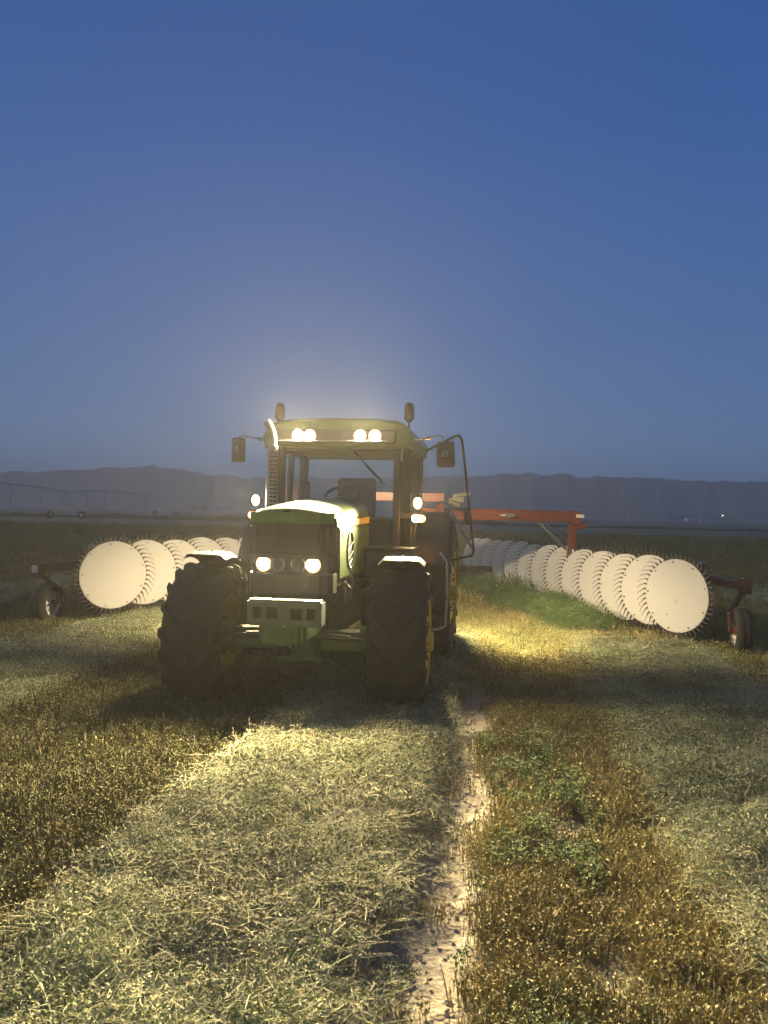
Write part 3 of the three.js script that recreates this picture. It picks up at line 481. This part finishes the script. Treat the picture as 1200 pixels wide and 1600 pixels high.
// open cab door: hinged at the rear corner, swung out
{
  const door = group('cab_door', tractor, [WR + .02, 0, -2.72], 0); door.rotation.y = -25 * D2R + 0;
  const a = 36 * D2R, dx = Math.sin(a), dz = Math.cos(a); door.rotation.y = 0;
  const Q = (w, y) => [w * dx, y, w * dz];
  const edge = [[.02, 1.36], [.02, 2.58], [.10, 2.64], [.80, 2.775], [.90, 2.775], [.96, 2.70], [1.06, 2.28], [1.15, 1.86], [1.245, 1.44], [1.235, 1.39], [1.16, 1.365], [.85, 1.31], [.45, 1.22], [.2, 1.22]];
  mesh('door_glass', (() => { const g = new THREE.ShapeGeometry(new THREE.Shape(edge.map(p => new THREE.Vector2(...p)))); g.rotateY(a - Math.PI / 2); return g; })(), M.glass, door);
  mesh('door_frame', (() => { const c = new THREE.CatmullRomCurve3(edge.map(p => V(...Q(...p))), true, 'catmullrom', .08); return new THREE.TubeGeometry(c, 160, .016, 8, true); })(), M.black, door);
  mesh('door_handle', [tube([Q(.30, 1.96), Q(.42, 1.985), Q(.56, 1.98), Q(.70, 1.86), Q(1.10, 1.50), Q(1.17, 1.465)].map(p => [p[0] + .035, p[1], p[2] - .02]), .015, 8, 40), rod(Q(1.17, 1.465), Q(1.17, 1.465).map((k, i) => k + [.05, 0, -.03][i]), .014)], M.steel, door);
  mesh('door_latch', box(.05, .20, .085, Q(1.10, 1.83), [0, a - Math.PI / 2 + 1.5, .1], .022), M.black, door);
  mesh('latch_knob', xf(new THREE.SphereGeometry(.025, 12, 10), Q(1.10, 1.80).map((k, i) => k + [.04, 0, -.035][i])), M.bolt, door);
  mesh('door_hinge', [cyl(.022, .022, .10, Q(0, 2.35), [0, 0, 0], 10), cyl(.022, .022, .10, Q(0, 1.55), [0, 0, 0], 10)], M.black, door);
}
// tool box, tank and steps on the door side
mesh('tool_box', [box(.50, .30, .42, [.68, 1.31, -1.05], [0, 0, 0], .03)], M.black, tractor);
mesh('tool_box_lid', [box(.53, .018, .45, [.68, 1.475, -1.05]), box(.10, .02, .03, [.68, 1.492, -.86])], M.black, tractor);
mesh('fuel_tank', [box(.46, .48, 1.05, [.62, .82, -1.35], [0, 0, 0], .09), box(.40, .48, .95, [-.60, .82, -1.3], [0, 0, 0], .09)], M.greenChassis, tractor);
mesh('filler_pipe', [tube([[.80, 1.18, -.95], [.80, 1.30, -.80], [.86, 1.34, -.70]], .022), cyl(.035, .035, .03, [.87, 1.345, -.685], [1.0, 0, .4])], M.steel, tractor);
{
  const l = group('cab_steps', tractor, [1.06, 0, -1.50]);
  for (const s of [-.17, .17]) mesh('side_rail', bar([0, .42, s], [-.10, 1.22, s], .018, .05), M.black, l);
  for (let k = 0; k < 4; k++) mesh('step', box(.20, .03, .34, [-.01 - k * .03, .44 + k * .24, 0], [0, 0, 0], .008), M.black, l);
  mesh('grab_rail', tube([[.20, .62, .20], [.21, 1.0, .22], [.20, 1.32, .22], [.12, 1.42, .18]], .013, 8, 24), M.steel, l);
  mesh('lower_hoop', tube([[-.14, .60, .20], [.10, .58, .22], [.20, .62, .20]], .012), M.steel, l);
}
mesh('drawbar', [box(.10, .06, 1.2, [0, .48, -2.95]), box(.5, .4, .3, [0, .95, -2.95])], M.greenChassis, tractor);

// ---------------------------------------------------------------- wheel rake: two arms of tined discs in a V
const rake = group('hay_rake', null, [.6, 0, -16.5]);
tag(rake, 'red hay rake with two rows of white shielded tine wheels behind the tractor', 'hay rake');
const RP = (x, y, d) => [x - .6, y, -d + 16.5];
const guardGeo = join([lathe([[0, .006], [.50, .006], [.526, .002], [.527, -.004], [0, -.004]], 64, 'z')]);
const boltGeo = join(Array.from({ length: 9 }, (_, k) => cyl(.012, .012, .012, [.485 * Math.cos(k * .698 + .3), .485 * Math.sin(k * .698 + .3), .010], [Math.PI / 2, 0, 0], 6)));
function tineRing(dir) { // saw-edged band whose teeth run out into bent wires
  const n = 48, out = [], hole = [];
  for (let k = 0; k < n; k++) { const a = k / n * 2 * Math.PI, w = .012 * Math.sin(k * 5.3); for (const [r, da] of [[.532, .0], [.556, .010], [.582, .026], [.606, .054 + w], [.622, .094 + w], [.596, .066 + w], [.570, .054], [.550, .056], [.537, .078]]) out.push([r * Math.cos(dir * (a + da)), r * Math.sin(dir * (a + da))]); hole.push([.485 * Math.cos(a), .485 * Math.sin(a)]); }
  const wires = Array.from({ length: n }, (_, k) => {
    const a = k / n * 2 * Math.PI, w = .012 * Math.sin(k * 5.3), c = (r, da, z) => V(r * Math.cos(dir * (a + da)), r * Math.sin(dir * (a + da)), z), cv = new THREE.CatmullRomCurve3([c(.596, .06 + w, -.018), c(.625, .095 + w, -.012), c(.655, .13 + w, .004), c(.675, .19 + w, .02)]), g = new THREE.TubeGeometry(cv, 6, .005, 3), p = g.attributes.position;
    for (let i = 0; i < p.count; i++) { const t = Math.floor(i / 4) / 6, o = cv.getPointAt(t), f = 1.2 - .7 * t; p.setXYZ(i, o.x + (p.getX(i) - o.x) * f, o.y + (p.getY(i) - o.y) * f, o.z + (p.getZ(i) - o.z) * f); }
    return g;
  });
  return join([plate(out, .010, 0, [hole]).translate(0, 0, -.025), new THREE.TorusGeometry(.34, .010, 6, 40).translate(0, 0, -.035), ...wires]);
}
const tineRight = tineRing(1), tineLeft = tineRing(-1);
const armGeo = join([bar([0, 0, -.05], [.05, .30, -.40], .05, .05), cyl(.05, .05, .10, [0, 0, -.06], [Math.PI / 2, 0, 0], 14), ...Array.from({ length: 6 }, (_, k) => rod([0, 0, -.04], [.49 * Math.cos(k * 1.047), .49 * Math.sin(k * 1.047), -.03], .008, 5))]);
const hitGeo = [];
function rakeWheel(x, d, y, turn, roll, s, marked) {
  const w = group('rake_wheel', rake, RP(x, y, d)); w.rotation.set(0, turn + rr(-.045, .045), 0); w.rotateX(rr(-.03, .03)); w.rotateZ(roll); w.position.y += rr(-.015, .02);
  const add = (n, g, m) => { const o = new THREE.Mesh(g, m); o.name = n; o.castShadow = o.receiveShadow = true; w.add(o); return o; };
  add('wind_guard', guardGeo, M.white); add('guard_bolts', boltGeo, M.bolt).userData.kind = 'stuff'; add('tine_ring', s > 0 ? tineRight : tineLeft, M.tine).userData.kind = 'stuff';
  if (s > 0 && marked) for (const [mx, my, sc, n] of [[-.14, -.285, .018, 7], [.005, -.09, .013, 6], [-.012, -.055, .008, 5], [.03, -.06, .007, 5], [.11, -.08, .006, 5]]) { // scuffs on the nearest guard
    const m = mesh('scuff', plate(Array.from({ length: n }, (_, k) => { const q = k / n * 6.283, r = sc * rr(.5, 1.2); return [mx + r * Math.cos(q) * .8, my + r * Math.sin(q) * 1.3]; }), .001, 0), M.bolt, w); m.position.z = .0068; m.rotation.z = 0; }
  const sa = add('swing_arm', armGeo, M.red); sa.rotation.z = -roll;
}
const RA = 14 * D2R, LA = -29 * D2R, SR = .665, SL = .655, R0 = [4.22, 11.05], L0 = [-4.20, 12.0], WY = .695;
const onR = t => [R0[0] - Math.sin(RA) * t, R0[1] + Math.cos(RA) * t], onL = t => [L0[0] - Math.sin(LA) * t, L0[1] + Math.cos(LA) * t];
for (let k = 0; k < 13; k++) { const p = onR(k * SR); rakeWheel(p[0], p[1], WY - .0, -55 * D2R, k * .37, 1, k === 0); }
for (let k = 0; k < 12; k++) { const p = onL(k * SL); rakeWheel(p[0], p[1], WY + .045, 40 * D2R, k * .53, -1); }
{ // arm bars behind the discs, swung out to the caster wheels
  const r = (t, o, y) => { const p = onR(t); return RP(p[0] + .28 + o * .3, y, p[1] + .20); }, l = (t, o, y) => { const p = onL(t); return RP(p[0] - .22 - o * .3, y, p[1] + .26); };
  mesh('arm_bar', [bar(r(8.3, .20, .97), r(-.15, .20, .97), .12, .12, .01)], M.red, rake);
  mesh('arm_bar', [bar(l(7.5, .2, .97), l(-.15, .2, .97), .12, .12, .01)], M.red, rake);
  const re = RP(5.08, .86, 10.82), le = RP(-5.38, .80, 12.05);
  mesh('outrigger', [bar(r(-.1, .20, .95), re, .11, .12, .01), bar(r(1.2, .2, .97), r(-.12, .25, .90), .06, .06, .008)], M.red, rake);
  mesh('outrigger', [bar(l(-.1, .2, .90), le, .12, .14, .01)], M.red, rake);
  mesh('hose', tube([r(.4, .18, 1.03), r(.1, .25, 1.12), r(-.1, .2, 1.0)], .012), M.black, rake);
  mesh('reflector_post', [box(.05, .14, .03, r(-.15, .26, 1.08))], M.red, rake); mesh('reflector_plate', box(.07, .05, .02, r(-.15, .27, 1.16)), M.rimWhite, rake);
  mesh('reflector_post', [box(.05, .16, .03, l(-.15, .26, 1.06))], M.red, rake); mesh('reflector_plate', box(.09, .06, .02, l(-.15, .3, 1.16)), M.rimWhite, rake);
  for (const [e, x, d, turn, side] of [[re, 4.93, 10.55, -14 * D2R, -1], [le, -5.20, 11.98, -10 * D2R, 1]]) {
    const y0 = gh(x, -d), R = .325, c = group('caster_wheel', rake, RP(x, y0 + R - .01, d), turn), w = .20;
    mesh('tyre', lathe([[.19, -w * .40], [.215, -w * .5], [.27, -w * .53], [.305, -w * .47], [.322, -w * .32], [.325, -w * .1], [.318, -w * .06], [.318, w * .06], [.325, w * .1], [.322, w * .32], [.305, w * .47], [.27, w * .53], [.215, w * .5], [.19, w * .40]], 40, 'x'), M.rubber, c);
    mesh('rim', [lathe([[.198, side * w * .46], [.20, side * w * .36], [.17, side * w * .2], [.11, side * w * .16], [.06, side * w * .3], [.0, side * w * .3]], 32, 'x'), lathe([[.198, -side * w * .46], [.17, -side * w * .2], [.0, -side * w * .18]], 32, 'x')], M.rimWhite, c);
    mesh('hub', cyl(.05, .06, .10, [side * .06, 0, 0], [0, 0, Math.PI / 2], 14), M.red, c);
    const top = [e[0] - c.position.x, e[1] - c.position.y, e[2] - c.position.z].map(k => k); // the fork leads up to the outrigger
    const inv = V(...top).applyAxisAngle(V(0, 1, 0), -turn);
    mesh('fork', [bar([side * .15, 0, 0], [side * .15, .22, -.04], .035, .05), bar([side * .15, .21, -.04], [inv.x, inv.y - .06, inv.z], .05, .06), cyl(.03, .03, .26, [inv.x, inv.y + .0, inv.z], [0, 0, 0], 12), rod([0, 0, 0], [side * .17, 0, 0], .018)], M.red, c);
    mesh('kingpin_plate', box(.18, .20, .03, [inv.x, inv.y, inv.z + .07], [0, 0, 0], .008), M.red, c);
    if (side > 0) mesh('marker', box(.10, .12, .012, [inv.x - .02, inv.y, inv.z + .092], [0, 0, 0], .003), M.rimWhite, c);
  }
  // overhead frame
  mesh('lift_beam', [bar(RP(.2, 1.80, 13.2), RP(3.42, 1.785, 13.9), .14, .20, .012)], M.red, rake);
  mesh('lift_leg', [bar(RP(3.42, 1.90, 13.92), RP(3.42, .95, 14.0), .13, .15, .012), box(.20, .26, .20, RP(3.46, 1.76, 13.92), [0, 0, 0], .02), box(.26, .10, .14, RP(3.56, 1.62, 13.92), [0, 0, .3], .02)], M.red, rake);
  mesh('lift_cap', box(.14, .06, .02, RP(3.52, 1.80, 13.80)), M.rimWhite, rake);
  mesh('lift_ram', [rod(RP(2.75, 1.70, 13.76), RP(3.30, 1.20, 13.9), .028), rod(RP(2.85, 1.70, 13.76), RP(3.32, 1.35, 13.88), .012)], M.steel, rake);
  const plq = new THREE.CylinderGeometry(1, 1, .004, 30); plq.rotateX(Math.PI / 2); plq.scale(.20, .040, 1); plq.rotateY(-.214); plq.translate(...RP(2.13, 1.79, 13.535));
  const plateBack = mesh('maker_plate', plq, M.tine, rake), at = (u, v) => RP(2.13 + u * .977, 1.79 + v, 13.531 + u * .214);
  mesh('emblem', [bar(at(-.085, .018), at(-.085, -.008), .007, .003, .001), bar(at(-.055, .018), at(-.055, -.008), .007, .003, .001), bar(at(-.085, -.012), at(-.055, -.012), .003, .008, .001)], M.rimWhite, plateBack).userData.label = 'white letter mark';
  for (const [v, l] of [[.010, .10], [-.002, .085], [-.013, .05]]) mesh('lettering', bar(at(-.04, v), at(-.04 + l, v * .6), .003, .006, .001), M.rimWhite, plateBack);
  mesh('reflector_strip', box(.05, .16, .006, RP(3.43, 1.12, 13.885)), M.rimWhite, rake);
  mesh('mast', [bar(RP(-.55, 2.06, 12.9), RP(1.0, 2.06, 12.9), .16, .15, .012), bar(RP(.25, .5, 13.1), RP(.25, 2.0, 13.1), .16, .16, .012), bar(RP(.95, 2.06, 12.95), RP(.95, 1.75, 13.2), .14, .14, .012)], M.red, rake);
  mesh('valve_block', [box(.26, .10, .14, RP(1.22, 2.03, 13.0), [0, 0, .1]), box(.30, .06, .1, RP(1.30, 2.12, 13.0), [0, 0, .2]), cyl(.05, .05, .2, RP(1.18, 1.97, 12.95), [0, 0, 1.2])], M.bolt, rake);
  mesh('main_frame', [bar(RP(-.30, .55, 10.6), RP(-.05, .55, 13.4), .14, .14, .012), bar(RP(-.05, .55, 13.4), RP(.7, .60, 20.0), .14, .14, .012), bar(RP(-1.2, .55, 17.6), RP(2.6, .55, 17.6), .13, .13, .012), bar(RP(-1.25, .55, 17.6), RP(-1.25, .97, 17.9), .1, .1, .01), bar(RP(2.7, .55, 17.6), RP(2.75, .97, 17.8), .1, .1, .01)], M.red, rake);
  for (const [x, d] of [[-.1, 18.4], [1.3, 18.2]]) { const y0 = gh(x, -d), c = group('carriage_wheel', rake, RP(x, y0 + .32, d), -.12); mesh('tyre', lathe([[.19, -.09], [.27, -.11], [.325, -.07], [.33, 0], [.325, .07], [.27, .11], [.19, .09]], 32, 'x'), M.rubber, c); mesh('rim', lathe([[.2, -.08], [.15, .0], [0, .0]], 24, 'x'), M.rimWhite, c); mesh('axle_arm', bar([0, 0, 0], [.0, .23, .6], .07, .07), M.red, c); }
}

// ---------------------------------------------------------------- hay, stubble and regrowth
function plantGeo() { return { p: [], c: [] }; }
const jit = (c, k) => { const f = 1 + rr(-k, k); return c.map(v => v * f); };
function ribbon(B, pts, w0, w1, col) { // flat strip along points, facing mostly up or outwards
  const n = pts.length - 1; let prev = null;
  for (let i = 0; i <= n; i++) {
    const a = pts[Math.max(0, i - 1)], b = pts[Math.min(n, i + 1)], t = V(b[0] - a[0], b[1] - a[1], b[2] - a[2]).normalize(), s = V(-t.z, 0, t.x); if (s.lengthSq() < .02) s.set(Math.cos(pts[0][0] * 997), 0, Math.sin(pts[0][0] * 997)); s.normalize();
    const w = w0 + (w1 - w0) * i / n, L = [pts[i][0] - s.x * w, pts[i][1] - s.y * w, pts[i][2] - s.z * w], R = [pts[i][0] + s.x * w, pts[i][1] + s.y * w, pts[i][2] + s.z * w];
    if (prev) { B.p.push(...prev[0], ...prev[1], ...R, ...prev[0], ...R, ...L); for (let k = 0; k < 6; k++) B.c.push(...col); }
    prev = [L, R];
  }
}
function leaf(B, c, len, wid, dir, up, col) { // folded leaf: two faces
  const s = dir.clone().cross(up).normalize(), n = s.clone().cross(dir).normalize(), C = V(...c), T = C.clone().addScaledVector(dir, len), m = C.clone().addScaledVector(dir, len * .45), l = m.clone().addScaledVector(s, wid).addScaledVector(n, wid * .4), r = m.clone().addScaledVector(s, -wid).addScaledVector(n, wid * .4);
  B.p.push(...C.toArray(), ...l.toArray(), ...T.toArray(), ...C.toArray(), ...T.toArray(), ...r.toArray()); for (let k = 0; k < 6; k++) B.c.push(...col);
}
function done(B) { const g = new THREE.BufferGeometry(); g.setAttribute('position', new THREE.Float32BufferAttribute(B.p, 3)); g.setAttribute('color', new THREE.Float32BufferAttribute(B.c, 3)); g.computeVertexNormals(); return g; }
const rdir = (el0, el1) => { const a = rr(0, 6.283), e = rr(el0, el1); return V(Math.cos(a) * Math.cos(e), Math.sin(e), Math.sin(a) * Math.cos(e)); };
const HAY = [[.42, .38, .20], [.36, .35, .19], [.26, .28, .15], [.60, .54, .33], [.20, .23, .12], [.36, .30, .16]];
const HAYLEAF = [[.24, .265, .14], [.31, .32, .19], [.17, .205, .10], [.36, .36, .23], [.12, .155, .075]];
function hayTuft(nS, nL, R, H, green) {
  const B = plantGeo(), g = c => green ? [c[0] * .38, c[1] * .55, c[2] * .34] : c;
  for (let i = 0; i < nS; i++) { const a = rr(0, 6.283), d = Math.sqrt(rnd()) * R, x = Math.cos(a) * d, z = Math.sin(a) * d, b = rr(0, 6.283), L = rr(.02, .05) + .15 * Math.pow(rnd(), 2.6), y = H * Math.pow(rnd(), .8), k = rr(-1.1, 1.1), t = rr(-.02, .03); const q = s => { const e = b + k * s; return [x + Math.cos(e) * L * s, Math.max(-.02, y + t * s - .015 * s * s), z + Math.sin(e) * L * s]; }; ribbon(B, [q(-1), q(-.33), q(.33), q(1)], rr(.0008, .0014), .0006, g(jit(HAY[Math.floor(rnd() * 6)], .25))); }
  for (let i = 0; i < nL; i++) { const a = rr(0, 6.283), d = Math.sqrt(rnd()) * R, c = [Math.cos(a) * d, H * Math.pow(rnd(), .7) * 1.05, Math.sin(a) * d]; leaf(B, c, rr(.010, .024), rr(.0026, .0055), rdir(-.6, 1.0), rdir(.2, 1.5), g(jit(HAYLEAF[Math.floor(rnd() * 5)], .3))); }
  return done(B);
}
const STUB = [[.35, .285, .105], [.44, .36, .135], [.28, .23, .082], [.24, .23, .078], [.50, .42, .19]], STUBG = [[.14, .16, .045], [.19, .20, .062], [.115, .13, .04]];
function stubbleTuft(n, R, hh, green) {
  const B = plantGeo();
  for (let i = 0; i < n; i++) {
    const a = rr(0, 6.283), d = Math.sqrt(rnd()) * R, x = Math.cos(a) * d, z = Math.sin(a) * d, h = hh * rr(.45, 1.1), lx = rr(-.35, .35) * h, lz = rr(-.35, .35) * h, gr = rnd() < green, C = jit(gr ? STUBG[Math.floor(rnd() * 3)] : STUB[Math.floor(rnd() * 5)], .25);
    ribbon(B, [[x, -.015, z], [x + lx * .4, h * .55, z + lz * .4], [x + lx, h, z + lz]], rr(.0014, .0024), .0011, C);
    const m = 2 + Math.floor(rnd() * 3); for (let k = 0; k < m; k++) { const f = rr(.3, 1.05); leaf(B, [x + lx * f, h * f, z + lz * f], rr(.010, .022), rr(.0028, .006), rdir(-.2, 1.2), rdir(.3, 1.5), jit(rnd() < green ? STUBG[Math.floor(rnd() * 3)] : STUB[Math.floor(rnd() * 5)], .3)); }
  }
  return done(B);
}
const GREEN = [[.090, .150, .030], [.125, .185, .040], [.065, .120, .028], [.16, .21, .055]];
function alfalfa(n, H, R) {
  const B = plantGeo();
  for (let i = 0; i < n; i++) {
    const a = rr(0, 6.283), d = rnd() * R, x = Math.cos(a) * d, z = Math.sin(a) * d, h = H * rr(.5, 1.1), lx = Math.cos(a) * h * rr(0, .45) + rr(-.02, .02), lz = Math.sin(a) * h * rr(0, .45) + rr(-.02, .02), at = f => [x + lx * f * f, h * f, z + lz * f * f];
    ribbon(B, [at(-.08), at(.33), at(.66), at(1)], .0020, .0010, jit([.08, .12, .04], .2));
    const m = 6 + Math.floor(h * 40); for (let k = 0; k < m; k++) { const f = .22 + .8 * k / m, b = rr(0, 6.283), o = rr(.008, .02), c = at(f), q = [c[0] + Math.cos(b) * o, c[1] + .004, c[2] + Math.sin(b) * o]; for (const da of [-.8, 0, .8]) leaf(B, q, rr(.014, .024), rr(.004, .0075), V(Math.cos(b + da), rr(-.1, .6), Math.sin(b + da)).normalize(), V(rr(-.3, .3), 1, rr(-.3, .3)), jit(GREEN[Math.floor(rnd() * 4)], .3)); }
  }
  return done(B);
}
const plantMat = new THREE.MeshStandardMaterial({ vertexColors: true, roughness: .85 });
const bins = {};
function put(kind, variant, x, z, s, lift, col, tilt = .18) { (bins[kind] = bins[kind] || []); (bins[kind][variant] = bins[kind][variant] || []).push([x, gh(x, z) + lift, z, s, rr(0, 6.283), rr(-tilt, tilt), rr(-tilt, tilt), col]); }
const KIND = {
  hay_swath: { v: [0, 1, 2, 3, 4].map(() => hayTuft(46, 250, .15, .06)), label: 'pale dry cut hay lying in flat swaths on the field', cat: 'hay' },
  green_windrow: { v: [0, 1, 2].map(() => hayTuft(40, 150, .16, .09, true)), label: 'dark green raked windrow along the rake wheels', cat: 'hay' },
  stubble: { v: [0, 1, 2, 3].map(() => stubbleTuft(30, .095, .085, .22)), label: 'short brown stubble of the cut field', cat: 'stubble' },
  green_stubble: { v: [0, 1, 2].map(() => stubbleTuft(30, .10, .085, .72)), label: 'short greenish stubble beside the hay swaths', cat: 'stubble' },
  regrowth: { v: [0, 1, 2, 3].map(i => alfalfa(7, .085 + .025 * i, .08)), label: 'leafy green regrowth along the bare wheel track', cat: 'plants' },
};
const hash = (x, y) => { const s = Math.sin(x * 127.1 + y * 311.7) * 43758.5453; return s - Math.floor(s); };
function scatter(d0, d1, per, scale, wide = .78) { // per: tufts per square metre
  const area = wide * (d1 * d1 - d0 * d0), n = Math.round(area * per);
  for (let i = 0; i < n; i++) {
    const d = Math.sqrt(d0 * d0 + rnd() * (d1 * d1 - d0 * d0)), x = rr(-wide, wide) * d, z = -d, q = zones(x, z), k = rnd(), tone = .66 + .62 * (.5 + .5 * ns(x * 1.2, z * 1.2, 50)) + rr(-.1, .1);
    if (q.ridge > .07) { put('green_windrow', Math.floor(rnd() * 3), x, z, scale * rr(.8, 1.3), rr(-.02, .01), [tone, tone, tone], .5); continue; }
    if (q.swath > .5 || (q.swath > .12 && k < q.swath)) { const mn = ns(x * 4.6, z * 4.6, 51) + .4 * ns(x * 11, z * 11, 54); if (mn < -.24 && k < .9) continue; const g = clamp(.5 + ns(x * .8, z * .8, 52)), t2 = tone * (.94 + .60 * ns(x * 4.2, z * 4.2, 53)); put('hay_swath', Math.floor(rnd() * 5), x, z, scale * rr(.6, 1.2), rr(-.03, .018), [t2 * (1.04 - .10 * g), t2, t2 * (1 - .05 * g)], .4); continue; }
    if (q.soil > .35 && k < .97) { if (k < .02) put('regrowth', Math.floor(rnd() * 2), x, z, rr(.5, .8), 0, [1, 1, 1]); continue; }
    if (q.green > .3 && k < q.green * .36 * clamp(.55 + 1.6 * ns(x * 3.3, z * 3.3, 63), .08, 1.3)) { put('regrowth', Math.floor(rnd() * 4), x, z, scale * rr(.7, 1.15), 0, [tone, tone, tone]); continue; }
    if (q.thin > .3 && k < q.thin * .62) { put('hay_swath', Math.floor(rnd() * 5), x, z, scale * rr(.6, 1), -.02, [tone * 1.1, tone * 1.08, tone * .8], .3); continue; }
    // bare dips across the stubble, as the wheel ruts leave
    const rut = Math.sin(q.v * 9.2 + 1.5 * ns(x * 1.5, z * 1.5, 60) + q.u * 1.2), bare = ns(x * 2.6, z * 2.6, 61) + (q.u > .35 && q.u < 1.1 && q.v < 5 ? .28 * rut : 0);
    if (bare < -.36) continue;
    const gz = q.u < -1.8 ? .85 : q.u > 2.6 ? .7 : .12 + .25 * clamp(ns(x * .9, z * .9, 62) * 2);
    const dk = q.u < -1.8 ? .62 : .9; put(rnd() < gz ? 'green_stubble' : 'stubble', Math.floor(rnd() * 3), x, z, scale * rr(.75, 1.2) * (1 + .2 * bare), 0, [tone * dk, tone * dk * (.95 + .08 * rnd()), tone * dk]);  // left stubble tinted darker for the dim lamplight on that side
  }
}
scatter(1.6, 4.5, 300, 1); scatter(4.5, 8, 200, 1.12); scatter(8, 15, 95, 1.4, .7); scatter(15, 34, 16, 2.3, .66); scatter(34, 70, 2.2, 4, .62);
for (const [name, K] of Object.entries(KIND)) {
  const o = group(name, null); tag(o, K.label, K.cat, null, 'stuff');
  K.v.forEach((g, i) => {
    const list = (bins[name] || [])[i] || []; if (!list.length) return;
    const im = new THREE.InstancedMesh(g, plantMat, list.length), m = new THREE.Matrix4(), q = new THREE.Quaternion(), c = new THREE.Color(); im.name = name + '_tufts'; im.userData.kind = 'stuff';
    list.forEach((t, k) => { q.setFromEuler(new THREE.Euler(t[5], t[4], t[6], 'XYZ')); m.compose(V(t[0], t[1], t[2]), q, V(t[3], t[3], t[3])); im.setMatrixAt(k, m); im.setColorAt(k, c.setRGB(...t[7])); });
    im.castShadow = im.receiveShadow = true; o.add(im);
  });
}
{ // clods in the wheel track
  const geo = [0, 1, 2].map(i => { const g = new THREE.IcosahedronGeometry(1, 1), p = g.attributes.position; for (let k = 0; k < p.count; k++) { const f = .75 + .5 * ns(p.getX(k) * 1.3 + i * 9, p.getY(k) * 1.3, p.getZ(k) * 1.3); p.setXYZ(k, p.getX(k) * f, p.getY(k) * f * .6, p.getZ(k) * f); } g.computeVertexNormals(); return g; });
  const o = group('soil_clods', null); tag(o, 'crumbs of dry soil scattered along the bare wheel track', 'soil', null, 'stuff');
  const lists = [[], [], []]; for (let i = 0; i < 3600; i++) { const v = rr(2.2, 8.5), u = -.34 + .02 * (v - 2.9) + (rnd() + rnd() - 1) * .32, x = u * CA + v * SA, z = -(v * CA - u * SA); if (zones(x, z).soil < .3) continue; lists[i % 3].push([x, z, Math.pow(rnd(), 5) * .018 + .002]); }
  geo.forEach((g, i) => { const im = new THREE.InstancedMesh(g, S(.38, .335, .265, { roughness: 1, map: soilTint }), lists[i].length), m = new THREE.Matrix4(), q = new THREE.Quaternion(); im.name = 'clods'; im.userData.kind = 'stuff'; lists[i].forEach(([x, z, s], k) => { q.setFromEuler(new THREE.Euler(rr(-.4, .4), rr(0, 6), rr(-.4, .4))); m.compose(V(x, gh(x, z) + s * .2, z), q, V(s, s, s)); im.setMatrixAt(k, m); }); im.castShadow = im.receiveShadow = true; o.add(im); });
}
renderer.render(scene, camera);
